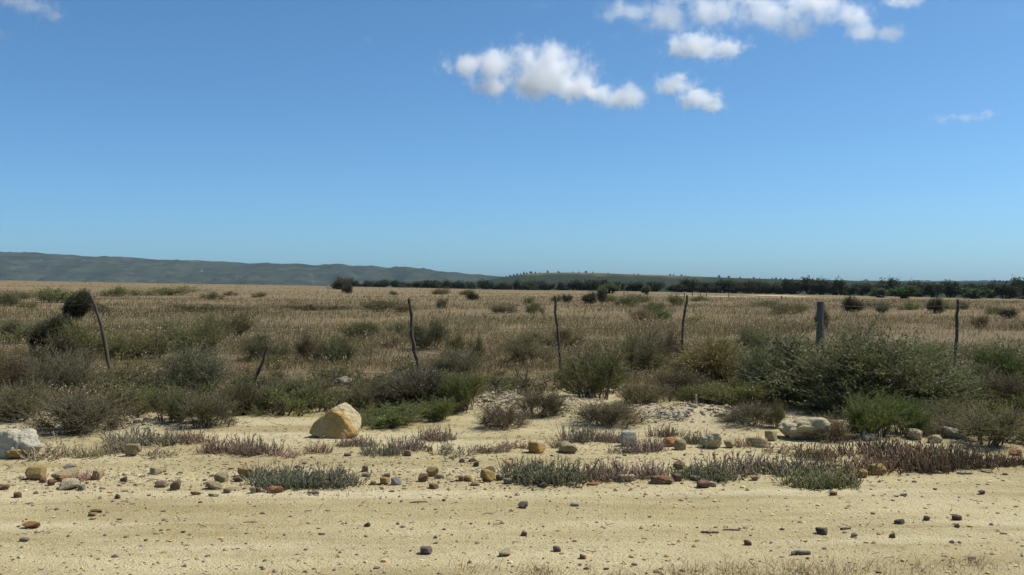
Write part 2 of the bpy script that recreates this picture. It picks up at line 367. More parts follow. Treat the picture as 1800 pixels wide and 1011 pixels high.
def succ_mesh(name, seed, W, Hh, n, ca, cb, depth=.6, tipc=None, ra=.0042):
    """low finger-leaved mat: upright knobbly shoots with side fingers"""
    rng = np.random.default_rng(seed)
    a = rng.uniform(0, 2 * math.pi, n); r = np.sqrt(rng.uniform(0, 1, n))
    lump = .70 + .55 * fbm(np.stack([np.cos(a) * r * 3.2 + seed, np.sin(a) * r * 3.2, r * 0], -1), 3, seed)
    keep = (lump > .52) & (rng.uniform(size=n) < 1.15 - .55 * r)
    a, r, lump = a[keep], r[keep], lump[keep]; n = len(a)
    root = np.stack([np.cos(a) * r * W * .5, np.sin(a) * r * W * .5 * depth, np.full(n, -.015)], 1); hr = Hh * np.clip(lump, .3, 1.1) * rng.uniform(.35, 1.15, n)
    k = np.repeat(np.arange(n), 4); n = len(k); B = root[k]; az = rng.uniform(0, 6.283, n); hh = hr[k] * rng.uniform(.2, 1.0, n)
    out_ = rng.uniform(.2, 1.7, n) * hr[k]
    tip = B + np.stack([np.cos(az) * out_, np.sin(az) * out_, hh], 1)
    ct = B + (tip - B) * np.array([.75, .75, .35]) + rng.normal(0, .10, (n, 3)) * hh[:, None]
    ac = Acc(); f = rng.uniform(size=(n, 1)); c = np.array(ca) * (1 - f) + np.array(cb) * f
    c = c * rng.uniform(.7, 1.35, (n, 1))
    V, T = tubes(bez(B, ct, tip, 4), np.array([.6, .8, .9, .5])[None] * ra * np.ones((n, 1)), 3)
    cv = np.repeat(c, 12, 0).reshape(n, 4, 3, 3)
    if tipc is not None: cv[:, 2:] = cv[:, 2:] * .45 + np.array(tipc) * .55
    ac.add(V, T, cv.reshape(-1, 3))
    m = n * 6; k = rng.integers(0, n, m); s = rng.uniform(.3, 1.0, m)[:, None]
    p = B[k] * (1 - s) ** 2 + 2 * ct[k] * s * (1 - s) + tip[k] * s * s
    d = nrm(nrm(tip - ct)[k] * .7 + rng.normal(0, .55, (m, 3)) + [0, 0, .45]); L = rng.uniform(.010, .032, m)[:, None]
    V, T = tubes(np.stack([p, p + d * L * .6, p + d * L], 1), np.array([.55, .8, .35])[None] * ra * np.ones((m, 1)), 3)
    cc = c[k] if tipc is None else c[k] * .6 + np.array(tipc) * .4
    ac.add(V, T, np.repeat(cc * rng.uniform(.7, 1.3, (m, 1)), 9, 0))
    q = np.concatenate(ac.V); W = np.percentile(q[:, 0], 98) - np.percentile(q[:, 0], 2); Hh = np.percentile(q[:, 2], 98)
    return ac.mesh(name, M_TWIG), W, Hh
GG = ((.155, .150, .055), (.235, .215, .088)); GR = ((.120, .150, .030), (.205, .222, .050))
DK = ((.046, .048, .022), (.078, .076, .034))
PROT = {}
PROT['heath'] = [shrub_mesh('heath%d' % i, 10 + i, 1.0, .6, 16, 620, 22, .022, .007, *GG, cc=(.19, .17, .10)) for i in range(3)]
PROT['green'] = [shrub_mesh('green%d' % i, 20 + i, .9, .55, 18, 600, 24, .024, .008, *GR, cc=(.16, .19, .05), up=.7) for i in range(3)]
PROT['dark'] = [shrub_mesh('dark%d' % i, 30 + i, 1.0, .65, 16, 640, 22, .024, .008, (.080, .084, .028), (.145, .140, .052), cc=(.18, .17, .08), up=.5) for i in range(2)]
PROT['twig'] = [shrub_mesh('twig%d' % i, 40 + i, 1.0, .5, 26, 1000, 13, .020, .006, (.095, .085, .038), (.16, .132, .062), cc=(.24, .20, .11), twig=(.15, .125, .08), tr=.0019, spread=.12, fr=.15) for i in range(3)]
PROT['spiny'] = [shrub_mesh('spiny%d' % i, 50 + i, 1.6, .95, 46, 2000, 22, 0.030, .0105, (.120, .132, .048), (.205, .205, .090), cc=(.25, .25, .13), twig=(.19, .16, .10), spread=.085, fr=.11, low=.05) for i in range(2)]
PROT['far'] = [shrub_mesh('far%d' % i, 60 + i, 2.4, 1.1, 16, 420, 9, .085, .032, *GG, cc=(.15, .14, .08), tr=.006, fr=.16) for i in range(3)]
PROT['fardark'] = [shrub_mesh('fardark%d' % i, 70 + i, 1.4, 1.4, 18, 520, 10, .085, .028, *DK, tr=.006, up=.8, spread=.12, fr=.14) for i in range(2)]
PROT['tree'] = [shrub_mesh('tree%d' % i, 80 + i, 6.0, 6.0, 14, 620, 7, .40, .22, (.044, .052, .026), (.085, .090, .044), tr=.03, spread=.085, fr=.11, low=.10, trunk=True, twig=(.06, .05, .04)) for i in range(5)]
PROT['bent'] = [(None, *broom_mesh('bent%d' % i, 90 + i, .8, .9, 1900, (.22, .03), *DK, wd=.006, tipw=.30, dead=.05)) for i in range(2)]
PROT['broom'] = [(None, *broom_mesh('broom%d' % i, 95 + i, .9, .6, 1500, (.03, 0), (.075, .07, .034), (.13, .11, .058), droop=.15, wd=.0055, tipw=.5)) for i in range(2)]
PROT['tussock'] = [(None, *broom_mesh('tussock', 99, 1.0, .62, 1900, (.12, 0), (.22, .23, .06), (.44, .38, .15), droop=.55, wd=.0045, tipw=.62, dead=.1))]
PROT['succ'] = [(None, *succ_mesh('succ%d' % i, 110 + i, .55, .13, 85, (.20, .165, .10), (.28, .23, .145), tipc=(.26, .20, .14), ra=.0034)) for i in range(3)]
PROT['succblue'] = [(None, *succ_mesh('succblue%d' % i, 120 + i, .6, .14, 150, (.13, .125, .07), (.19, .175, .10), tipc=(.20, .18, .115), ra=.0036)) for i in range(2)]
PROT['sparse'] = [(None, *succ_mesh('sparse%d' % i, 130 + i, .38, .13, 34, (.26, .195, .11), (.34, .26, .15), tipc=(.33, .25, .16), ra=.0030)) for i in range(3)]
CNT = {}
rnd = random.Random(7)
NAMES = dict(heath='heath_shrub', green='green_shrub', dark='dark_shrub', twig='dry_shrub', spiny='spiny_bush', far='field_shrub', fardark='rounded_shrub', tree='tree', bent='bent_reed_bush', broom='reed_bush', tussock='grass_tussock', succ='succulent_mat', succblue='succulent_mat', sparse='succulent_sprig')
def plant(kind, px, by, wpx, hpx, label, tint=(1, 1, 1), group=None, cat='shrub', pos=None, rot=None, sink=0, var=None):
    g = pos or ground(px, by); D = g.y / FW[1]
    i = CNT.get(kind, 0); CNT[kind] = i + 1
    stem, fol, W, Hh = PROT[kind][(i if var is None else var) % len(PROT[kind])]
    s = wpx * D / FPX / W; sz = hpx * D / FPX / Hh
    rz = rot if rot is not None else (0 if kind in ('bent', 'tussock') else rnd.uniform(-.35, .35) + (math.pi if rnd.random() < .5 else 0) if kind in ('succ', 'succblue', 'sparse') else rnd.uniform(0, 6.28))
    loc = (g.x, g.y, g.z - sink); t = tuple(v * rnd.uniform(.9, 1.1) for v in tint)
    if stem is None:
        o = link(NAMES[kind], fol, None, loc, (0, 0, rz), (s, s, sz), t)
    else:
        o = bpy.data.objects.new(NAMES[kind], None); COL.objects.link(o); o.empty_display_size = .1
        o.location = loc; o.rotation_euler = (rnd.uniform(-.09, .09), rnd.uniform(-.09, .09), rz); o.scale = (s, s, sz)
        istree = kind == 'tree'
        link('trunk' if istree else 'stems', stem, o, color=(1, 1, 1)); link('crown' if istree else 'foliage', fol, o, color=t)
    return tag(o, label, cat, group)
# ------------------------------------------------------------------ distant trees
TREES_L = [(611, 491.5, 22), (624, 494, 20), (641, 496, 22), (656, 495, 20), (672, 492.5, 22), (699, 494.5, 20), (714, 497, 22), (731, 496, 22), (742, 495.5, 18), (758, 494, 22), (774, 496, 20), (790, 493, 24), (807, 496, 20), (822, 497, 22), (853, 493, 24), (872, 497, 22), (890, 496, 20), (914, 493, 22), (927, 496, 20), (943, 495, 24), (962, 497, 24), (990, 496, 26)]
TREES_R = [(1014, 493.5, 26), (1042, 494.5, 28), (1056, 494, 26), (1083, 495, 28), (1111, 497.5, 24), (1127, 497, 28), (1153, 496, 28), (1192, 500, 28), (1213, 493, 28), (1239, 497.5, 26), (1267, 496, 28), (1292, 496.5, 28), (1314, 495, 28), (1330, 496, 24), (1350, 495, 28), (1372, 497.5, 24), (1397, 492, 32), (1425, 492, 30), (1444, 493.5, 24), (1467, 492, 28), (1489, 499, 22), (1513, 499.5, 28), (1535, 498, 26), (1563, 493.5, 28), (1594, 499, 28), (1616, 498, 28), (1641, 498.5, 30), (1671, 496, 32), (1710, 500.5, 32), (1738, 500, 30), (1768, 500, 30), (1797, 491, 34), (1830, 493, 34)]
ORD = 'first second third fourth fifth sixth seventh eighth ninth tenth eleventh twelfth thirteenth fourteenth fifteenth sixteenth seventeenth eighteenth nineteenth twentieth'.split()
def ordn(i): return ORD[i] if i < 20 else ('twenty-' + ORD[i - 20] if i < 29 else ('thirtieth' if i == 29 else 'thirty-' + ORD[i - 30]))
def far_tree(px, top, wpx, D, label, group, tint=(1, 1, 1), over=3):
    d = ray(px, top); t = D / d[1]; x = d[0] * t; ztop = CAM_H + d[2] * t
    zb = float(H(x, D)); hpx = max(ztop - zb, 2) * FPX / D
    return plant('tree', 0, 0, wpx * rnd.uniform(.92, 1.15), hpx * rnd.uniform(.92, 1.08), label, tint, group, 'tree', pos=Vector((x, D, zb)))
for i, (px, top, wp) in enumerate(TREES_L):
    lb = 'small %s tree of the far row counting from the round dark bush' % ordn(i)
    far_tree(px, top, wp, 560 - .32 * (px - 600) + rnd.uniform(-15, 15), lb, 'trees of the far row', (1.1, 1.15, 1.2))
CTR = {}
for i, (px, top, wp) in enumerate(TREES_R):
    ref = [n_ for x_, n_ in ((975, 'tall thin post'), (1207, 'kinked post'), (1441, 'thick post'), (1683, 'slim post')) if px > x_][-1]
    CTR[ref] = CTR.get(ref, -1) + 1
    far_tree(px, top, wp, 400 - .14 * (px - 1000) + rnd.uniform(-8, 8), '%s dark windbreak tree to the right of the %s' % (ordn(CTR[ref]), ref), 'windbreak trees')
far_tree(1588, 505, 40, 250, 'dark green dome-shaped tree standing in front of the windbreak row', None, (1.0, 1.6, .7))
far_tree(1549, 507, 40, 262, 'olive spreading tree just beside the dark green domed tree', None, (1.5, 1.6, 1.2))
far_tree(1070, 503, 30, 230, 'bushy bright green tree before the windbreak row', None, (1.7, 2.4, 1.3))
far_tree(1716, 508, 36, 265, 'green low tree in front of the row near the slim fence post', None, (1.4, 1.9, 1.1))
far_tree(1137, 512, 12, 225, 'tiny round green tree with a thin trunk in the far field', None, (1.7, 2.2, 1.3))
# trees dotted along the hill crest
me_dot = PROT['tree']
for i, (px, hp) in enumerate([(884, 3), (890, 4), (897, 5), (903, 5), (909, 5), (915, 5), (921, 6), (926, 5), (933, 7), (941, 4), (949, 3), (963, 6), (982, 5), (1007, 3), (1018, 3), (1030, 6), (1042, 4), (1069, 3), (1114, 3), (1122, 3), (1178, 5), (1184, 4), (1198, 5), (1205, 3), (1264, 6), (1281, 6), (1301, 4), (1325, 5), (1335, 3), (1357, 4), (1364, 5), (1372, 4), (1380, 4), (1393, 4), (1750, 6), (1757, 7), (1763, 6), (1770, 7), (1776, 5)]):
    D = 2580; yy = interp(P_MID, px); z = CAM_H + D * (495 - yy) / FPX
    o = link('ridge_tree', PROT['tree'][i % 5][1], None, ((px - 900) / FPX * D, D, z - 1.5), (0, 0, i * 1.3), (1, 1, 1), (1, 1, 1))
    s = (hp + 1) * .72 * D / FPX / 6.0; o.scale = (s * rnd.uniform(.8, 1.5), s, s)
    lb = '%s tiny tree along the low hill crest from its steep end' % ordn(i)
    tag(o, lb, 'tree', 'trees on the hill crest')
# ------------------------------------------------------------------ shrubs
S = [
# far field
('fardark', 595, 509, 25, 20, 'big round dark bush on the field skyline at the end of the far tree row'),
('fardark', 611, 516, 17, 15, 'small round dark bush just in front of the big skyline bush'),
('fardark', 833, 528, 17, 15, 'isolated small black-green bush in the middle of the far field'),
('fardark', 997, 532, 16, 14, 'small dark ball bush in the field near the tall thin post'),
('fardark', 1037, 534, 22, 20, 'dark rounded bush, lower one of a touching pair in the field'),
('fardark', 1057, 532, 16, 25, 'dark upright bush, taller one of a touching pair in the field'),
('fardark', 1502, 549, 26, 27, 'dark rounded shrub in the field nearest the thick post'),
('fardark', 1645, 551, 26, 27, 'dark rounded shrub in the field just beside the slim post'),
('fardark', 1775, 560, 28, 16, 'low dark dome shrub in the field beyond the slim post'),
('fardark', 1444, 580, 22, 36, 'narrow dark shrub standing right behind the thick fence post'),
('far', 1550, 551, 20, 19, 'thin-stemmed grey shrub between the two dark rounded shrubs', (.8, .8, .8)),
('far', 1600, 545, 38, 14, 'low green shrub in the field behind the two dark rounded shrubs', (.9, 1.1, .7)),
('far', 1665, 544, 30, 12, 'green tuft beside the dark rounded shrub by the slim post', (.9, 1.1, .7)),
('far', 1722, 577, 26, 24, 'reddish brown dry shrub in the field right of the slim post', (1.2, .85, .8)),
('far', 1694, 545, 18, 14, 'small dark shrub directly behind the slim post top', (.7, .75, .6)),
('far', 1748, 553, 26, 14, 'flat green shrub beside the low dark dome shrub', (.9, 1., .7)),
('far', 1380, 552, 56, 20, 'broad grey-green shrub in the far field left of the thick post', (.9, 1., .8)),
('far', 1404, 548, 30, 14, 'smaller shrub touching the broad one left of the thick post', (.9, 1., .8)),
('far', 1345, 538, 46, 9, 'low spreading shrub behind the field\'s pale bare patch', (.8, .9, .7)),
('far', 1188, 538, 28, 20, 'rounded yellow-green shrub beside the top of the kinked post', (.85, 1.05, .5)),
('far', 1100, 540, 40, 20, 'grey-green shrub in the far field between the two thin posts', (.9, 1., .8)),
('far', 1122, 532, 36, 15, 'small grey shrub behind the pair of thin posts', (.85, .9, .8)),
('far', 1150, 548, 34, 18, 'upright shrub behind the half grey half green bush', (.8, .85, .7)),
('far', 1126, 566, 50, 24, 'pale grey dry half of the two-tone bush in the field', (1.45, 1.25, 1.25)),
('far', 1154, 565, 42, 24, 'dark green half of the two-tone bush in the field', (.6, .95, .45)),
('far', 1218, 567, 32, 12, 'low yellowish shrub just beside the kinked thin post', (1.35, 1.2, .45)),
('far', 1230, 530, 30, 10, 'low shrub in front of the far corral posts', (.9, 1., .7)),
('far', 1068, 531, 26, 14, 'pale green shrub next to the touching pair of dark bushes', (1.0, 1.1, .7)),
('far', 978, 531, 20, 12, 'faint green shrub behind the tall thin post', (.9, 1., .7)),
('far', 940, 553, 34, 22, 'grey-brown shrub left of the tall thin post in the field', (.9, .9, .85)),
('far', 886, 551, 42, 18, 'broad grey-brown shrub in the middle of the field', (.95, .9, .85)),
('far', 930, 534, 16, 12, 'tiny green upright shrub left of the tall thin post', (.8, 1., .6)),
('far', 778, 543, 22, 19, 'small rounded shrub right of the curved post top', (.75, .85, .65)),
('far', 776, 518, 26, 12, 'faint grey-green shrub far off near the tree row', (1.1, 1.1, .9)),
('far', 818, 519, 20, 10, 'faint olive shrub far off below the tree row', (1.1, 1., .7)),
('far', 676, 548, 82, 22, 'wide dark grey shrub in the field left of the curved post', (.75, .75, .68)),
('far', 712, 549, 34, 16, 'brownish end of scrub touching the wide grey shrub', (1.0, .85, .7)),
('far', 692, 519, 14, 8, 'tiny grey tuft far up the field', (.9, .9, .8)),
('far', 372, 527, 40, 14, 'small grey-green shrub in the upper field', (.85, .9, .75)),
('far', 455, 523, 22, 9, 'little shrub at the upper edge of the field', (.9, .9, .8)),
('far', 290, 519, 88, 14, 'long low green thicket at the upper field edge', (.7, .85, .6)),
('far', 212, 521, 64, 16, 'green thicket beside the long low one at the field edge', (.8, .95, .65)),
('far', 95, 532, 70, 25, 'dense green thicket behind the bent dark bush', (.75, .95, .6)),
('far', 44, 526, 30, 14, 'pale thin shrub left of the dense green thicket', (1., 1.05, .8)),
('far', 12, 538, 50, 26, 'grey-green shrub on the upper field cut by the frame edge', (.85, .9, .75)),
('far', 48, 542, 26, 12, 'low bright tuft under the dense green thicket', (.85, 1.1, .6)),
('far', 172, 552, 40, 22, 'brown dry shrub behind the top of the leaning post', (.85, .75, .65)),
('far', 405, 520, 24, 8, 'reddish low tuft on the field skyline', (1.2, .9, .8)),
('far', 370, 546, 130, 12, 'long dark strip of low scrub lying across the field', (.62, .5, .48)),
('far', 560, 545, 110, 9, 'shorter dark strip of low scrub across the field', (.65, .55, .5)),
('far', 1525, 540, 110, 9, 'dark brown strip of low scrub below the domed tree', (.6, .5, .42)),
# middle band around the fence
('bent', 128, 564, 40, 50, 'black-green reed bush bent over beside the leaning post top'),
('bent', 78, 622, 58, 62, 'dark wind-bent reed bush lower down, in front of the first bent one'),
('dark', 100, 655, 90, 62, 'dark shrub mass at the foot of the lower bent reed bush', (.7, .7, .7)),
('heath', 40, 602, 70, 44, 'pale grey-green shrub left of the bent reed bushes', (1., 1.1, .8)),
('green', 150, 628, 84, 56, 'green shrub at the foot of the leaning post, on its left', (.8, .85, .75)),
('heath', 252, 630, 90, 46, 'green shrub in the grass right of the leaning post', (.9, 1.05, .75)),
('green', 218, 632, 56, 36, 'smaller green shrub tight against the leaning post', (.75, .8, .7)),
('heath', 295, 586, 14, 22, 'small upright shrub alone in the grass', (.9, 1.05, .7)),
('heath', 345, 634, 84, 70, 'tall bushy green shrub left of the short leaning stick', (.95, 1.1, .75)),
('heath', 402, 596, 80, 48, 'broad green shrub standing behind the tall bushy one', (.85, 1., .7)),
('twig', 345, 690, 110, 80, 'dead-looking grey shrub with bleached bare twigs', (1.5, 1.5, 1.5)),
('twig', 115, 690, 100, 70, 'bare grey twiggy shrub below the dark shrub mass', (1.1, 1.1, 1.1)),
('twig', 22, 690, 90, 70, 'brown dry shrub at the frame edge below the pale shrub', (1.1, .85, .7)),
('heath', 470, 634, 80, 48, 'dense dark grey-green shrub behind the short leaning stick', (.72, .8, .7)),
('heath', 547, 636, 40, 50, 'tall narrow grey-green shrub in the grass', (.9, .95, .8)),
('heath', 594, 640, 52, 48, 'rounded dark shrub right of the tall narrow one', (.72, .85, .6)),
('green', 634, 598, 56, 30, 'green shrub in the open grass left of the curved post', (.8, .8, .8)),
('heath', 700, 592, 44, 24, 'small green shrub just left of the curved post', (.9, 1., .75)),
('dark', 752, 614, 64, 50, 'dark green shrub directly behind the curved post', (1., 1., 1.)),
('heath', 800, 622, 30, 34, 'thin grey shrub right of the dark shrub at the curved post', (1.0, 1.0, .8)),
('heath', 838, 634, 28, 42, 'narrow olive shrub between the curved and tall thin posts', (.9, .95, .6)),
('twig', 800, 660, 90, 46, 'olive-brown dry shrub right of the curved post foot', (1.0, 1.0, .75)),
('heath', 932, 642, 84, 52, 'grey-green shrub left of the tall thin post', (1., 1.05, .9)),
('dark', 988, 614, 60, 34, 'dark grey shrub behind the tall thin post', (1.2, 1.15, 1.1)),
('heath', 935, 605, 36, 22, 'small dark shrub left of the one behind the tall thin post', (.75, .8, .65)),
('dark', 1045, 700, 108, 86, 'large dark green shrub right of the tall thin post foot', (1., 1.1, .8)),
('green', 1065, 690, 60, 60, 'bright green outgrowth on the large dark green shrub', (.9, .9, .8)),
('heath', 1130, 655, 90, 70, 'broad grey-green shrub left of the kinked post', (1., 1., .9)),
('twig', 1168, 640, 70, 60, 'thin brown twiggy shrub in front of the kinked post', (.8, .75, .65)),
('tussock', 1248, 676, 116, 84, 'arching green-gold grass tussock right of the kinked post'),
('heath', 1312, 634, 76, 60, 'grey-green shrub between the tussock and the big spiny bush', (.9, 1., .85)),
('twig', 1190, 690, 90, 40, 'low dry twigs below the kinked post foot', (.9, .85, .75)),
('spiny', 1508, 716, 285, 122, 'huge tangled grey-green spiny bush hiding the thick post foot', (.85, .9, .8)),
('spiny', 1630, 712, 150, 100, 'silvery sloping end of the huge spiny bush near the slim post', (1.15, 1.15, 1.15)),
('spiny', 1365, 700, 110, 90, 'pale thorny wing of the huge spiny bush nearer the tussock', (1.2, 1.2, 1.2)),
('green', 1300, 714, 100, 42, 'low bright green shrub in front of the grass tussock', (1., 1., .9)),
('green', 1226, 712, 54, 32, 'low green shrub left of the tussock above the clod mound', (.9, .9, .8)),
('green', 1440, 718, 56, 44, 'small fresh green shrub at the foot of the huge spiny bush', (1., 1., 1.)),
('heath', 1365, 752, 24, 46, 'spindly little upright shrub above the wide cream boulder', (.9, 1.05, .7)),
('green', 1530, 768, 80, 70, 'vivid green feathery shrub right of the wide cream boulder', (1., 1., .8)),
('green', 1590, 764, 76, 62, 'second lobe of vivid green shrub in front of the spiny bush', (.9, .95, .8)),
('heath', 1660, 748, 90, 42, 'low grey-green shrub below the silvery end of the spiny bush', (.95, 1., .8)),
('green', 1765, 676, 110, 66, 'soft green shrub right of the slim post foot', (.75, .8, .75)),
('heath', 1712, 690, 70, 50, 'grey shrub between slim post and soft green shrub', (.9, .95, .8)),
('twig', 1780, 720, 90, 60, 'brown dry shrub at the frame edge below the soft green shrub', (.9, .8, .65)),
('heath', 1750, 780, 110, 64, 'mixed green shrub behind the purple mat at the frame edge', (.85, .95, .7)),
('twig', 1655, 764, 100, 30, 'dry brown shrub around the row of three half-buried stones', (.95, .8, .65)),
# front row of scrub on the verge
('twig', 140, 755, 150, 66, 'dark grey twiggy shrub spreading over the verge edge', (.8, .8, .72)),
('dark', 215, 735, 90, 50, 'low dark green shrub behind the sandy heap', (1.0, 1.1, .8)),
('heath', 40, 735, 110, 60, 'low dark scrub above the white boulder', (.65, .65, .55)),
('dark', 302, 742, 74, 56, 'dark green cushion shrub right of the sandy heap', (1., 1.1, .8)),
('twig', 364, 748, 90, 56, 'brownish dry shrub left of the dark reed clump', (.9, .8, .65)),
('broom', 424, 728, 52, 52, 'dark upright reed clump below the short leaning stick'),
('heath', 470, 728, 80, 44, 'low dark scrub behind and left of the ochre boulder', (.75, .85, .6)),
('heath', 535, 715, 80, 50, 'dark scrub rising behind the ochre boulder', (.7, .75, .62)),
('green', 612, 712, 70, 26, 'green scrub just behind the peak of the ochre boulder', (.7, .75, .65)),
('heath', 660, 720, 80, 50, 'low dark scrub right of the ochre boulder', (.72, .75, .6)),
('broom', 742, 718, 124, 66, 'large dark brown reed bush at the foot of the curved post'),
('green', 812, 722, 70, 62, 'green shrub between the reed bush and the pile of dead branches', (.85, .85, .7)),
('green', 690, 746, 120, 32, 'low green strip of scrub right of the ochre boulder', (.75, .85, .6)),
('green', 770, 738, 70, 36, 'low green tuft at the front of the reed bush', (.8, .85, .6)),
('twig', 885, 752, 70, 40, 'brown dry tuft in front of the pile of dead branches', (.85, .75, .65)),
('twig', 945, 730, 90, 44, 'brown scrub left of the large dark green shrub foot', (.85, .8, .65)),
('twig', 1070, 745, 110, 40, 'grey dry scrub in front of the large dark green shrub', (.9, .85, .7)),
('twig', 1130, 710, 80, 36, 'thin dry scrub above the clod mound', (.85, .8, .65)),
('twig', 1320, 745, 90, 34, 'brown dead scrub behind the tan stones', (.75, .7, .6)),
('twig', 1450, 772, 90, 36, 'dry brown tuft right of the wide cream boulder', (.95, .8, .6)),
]
SHR = []
for e in S:
    kind, px, by, wp, hp, lb = e[:6]; tint = e[6] if len(e) > 6 else (1, 1, 1)
    plant(kind, px, by, wp, hp, lb, tint)
# low mats and sprigs on the sand: kind, px, base row, width, height, label, tint
U = [
('sparse', 75, 808, 120, 42, 'brownish sprigs beside the white boulder'), ('sparse', 165, 806, 70, 34, 'thin brown sprigs left of the lone tan stone'),
('succ', 212, 800, 60, 40, 'reddish brown sprigs touching the lone tan stone'), ('succ', 250, 785, 110, 42, 'grey-brown mat behind the lone tan stone'),
('sparse', 276, 806, 60, 22, 'small flat sprigs just right of the lone tan stone'), ('succ', 325, 782, 80, 30, 'faint grey sprigs midway to the ochre boulder'),
('succ', 395, 800, 80, 44, 'purple-grey sprigs on the sand left of the ochre boulder'), ('succ', 450, 802, 80, 40, 'larger purple-grey sprigs nearer the ochre boulder'),
('sparse', 505, 808, 50, 24, 'small sprigs in front of the ochre boulder\'s corner'), ('sparse', 558, 802, 46, 30, 'sprigs directly below the ochre boulder'),
('succ', 625, 788, 60, 26, 'sprigs at the right foot of the ochre boulder'), ('succ', 672, 804, 66, 36, 'pale sprigs on the sand right of the ochre boulder'),
('succ', 720, 796, 60, 34, 'sprigs around the pinkish pale stone'), ('succ', 768, 778, 60, 34, 'dark sprigs at the back of the sandy clearing'),
('sparse', 795, 806, 70, 34, 'sprigs half hiding the pale stone in the clearing'), ('succ', 862, 800, 60, 20, 'flat dark sprig patch left of the orange stone'),
('sparse', 900, 792, 60, 22, 'flat brown sprigs just left of the orange stone'), ('sparse', 985, 790, 40, 26, 'sprigs around the rough tan stone'),
('succ', 1022, 780, 60, 44, 'grey upright sprigs behind the rough tan stone'), ('succ', 1075, 782, 50, 30, 'grey sprigs left of the white-topped stone'),
('succ', 1135, 798, 66, 40, 'dense grey sprigs right of the white-topped stone'), ('sparse', 1090, 800, 40, 20, 'low sprigs under the white-topped stone'),
('succ', 1170, 772, 50, 26, 'sprigs behind the orange slab'), ('succ', 1225, 784, 50, 30, 'sprigs between the orange slab and the round tan stone'),
('sparse', 1310, 788, 60, 26, 'dry sprigs right of the round tan stone'),
('succblue', 505, 858, 120, 38, 'blue-grey succulent mat beside the ochre slab'), ('succblue', 575, 856, 100, 42, 'blue-grey succulent mat, end with taller shoots'),
('succ', 480, 842, 90, 30, 'paler mat behind the blue-grey succulents'),
('succblue', 955, 850, 120, 50, 'dark blue-green succulent mat on the road edge'), ('succ', 925, 836, 70, 34, 'purple-tipped shoots behind the blue-green mat'),
('succ', 1045, 845, 110, 42, 'purple-grey mat right of the blue-green one'), ('succ', 1115, 844, 110, 40, 'purple-grey mat reaching the brown slab stone'),
('succblue', 1240, 844, 100, 36, 'green succulent mat right of the brown slab stone'), ('succ', 1310, 834, 110, 46, 'purple mat left of the orange rough stone'),
('succblue', 1438, 858, 110, 44, 'grey-green mat jutting onto the road', (1.0, 1.05, .85)), ('succ', 1410, 838, 110, 44, 'purple mat behind the jutting grey-green mat'),
('succ', 1490, 838, 120, 46, 'purple mat behind the two ochre lumps', (.85, .8, .8)), ('succ', 1440, 812, 60, 40, 'upright brown shoots in front of the wide cream boulder', (.9, .8, .7)),
('succ', 1580, 828, 130, 62, 'dark purple-brown mat below the row of three stones', (.78, .70, .68)), ('succ', 1650, 830, 120, 56, 'dark purple mat right of the dark purple-brown one', (.78, .70, .68)),
('succ', 1545, 806, 120, 46, 'grey-brown mat below the small white stone', (.8, .75, .7)), ('succ', 1700, 822, 100, 50, 'brown mat on the road edge near the frame edge', (.8, .7, .64)),
('succ', 1775, 822, 70, 30, 'low purple mat on the road edge cut by the frame', (.82, .72, .70)), ('succ', 1625, 802, 110, 30, 'brownish shoots just below the row of three stones', (.8, .7, .6)),
('sparse', 150, 846, 60, 26, 'dry twigs around the small yellow stone'), ('sparse', 1395, 800, 90, 24, 'thin sprigs between wide cream boulder and purple mat'),
]
for e in U:
    kind, px, by, wp, hp, lb = e[:6]; tint = e[6] if len(e) > 6 else (1, 1, 1)
    plant(kind, px, by - 5, wp * 1.05, hp * .62, lb, tint, cat='ground plant')
# ------------------------------------------------------------------ stones
def ico(sub_):
    bm = bmesh.new(); bmesh.ops.create_icosphere(bm, subdivisions=sub_, radius=1)
    V = np.array([v.co[:] for v in bm.verts]); T = np.array([[v.index for v in f.verts] for f in bm.faces]); bm.free(); return V, T
def hull_rock(name, seed, planes, sub_=4, amp=.05, fq=2.5, soft=14, size=None, colf=None):
    Vd, T = ico(sub_)
    n = np.array([p[:3] for p in planes]); d = np.array([p[3] for p in planes])
    k = np.maximum(Vd @ n.T, 1e-4) / d[None]
    r = 1 / (k ** soft).sum(1) ** (1 / soft)
    V = Vd * r[:, None]
    V = V + Vd * (amp * (fbm(V * fq / np.abs(V).max() + seed, 5, seed, .55)) * np.abs(V).max())[:, None]
    if size is not None:
        lo, hi = V.min(0), V.max(0); V = (V - (lo + hi) / 2) / (hi - lo); V = V * size; V[:, 2] += size[2] * .5
    return mesh_np(name, V, T, colf(V) if colf else np.ones((len(V), 3)), M_ROCK)
def rand_planes(rng, n, flat=1.0):
    v = nrm(rng.normal(size=(n, 3))); d = rng.uniform(.62, 1.0, n)
    return [(*a, b) for a, b in zip(v, d)] + [(1, 0, 0, 1), (-1, 0, 0, 1), (0, 1, 0, 1), (0, -1, 0, 1), (0, 0, 1, 1), (0, 0, -1, 1)]
rg = np.random.default_rng(5)
ROCKM = [hull_rock('rock%d' % i, 200 + i, rand_planes(rg, 9 if i < 7 else 14), 4, .10, 3.0, 45 if i < 7 else 18, (1, 1, 1)) for i in range(12)]
SMALL = [hull_rock('stone%d' % i, 230 + i, rand_planes(rg, 8), 3, .09, 2.6, 34, (1, 1, 1)) for i in range(8)]
ROUGH = [hull_rock('rough%d' % i, 260 + i, rand_planes(rg, 11), 5, .22, 3.2, 9, (1, 1, 1)) for i in range(4)]
OCH = (.50, .34, .12); TAN = (.46, .36, .19); CRM = (.58, .48, .29); WHT = (.56, .50, .37); ORG = (.46, .22, .09); RED = (.31, .17, .095)
BRN = (.26, .18, .11); DRK = (.15, .115, .085); GRY = (.33, .29, .23); PUR = (.25, .18, .145); YEL = (.50, .40, .19); PNK = (.42, .29, .20)
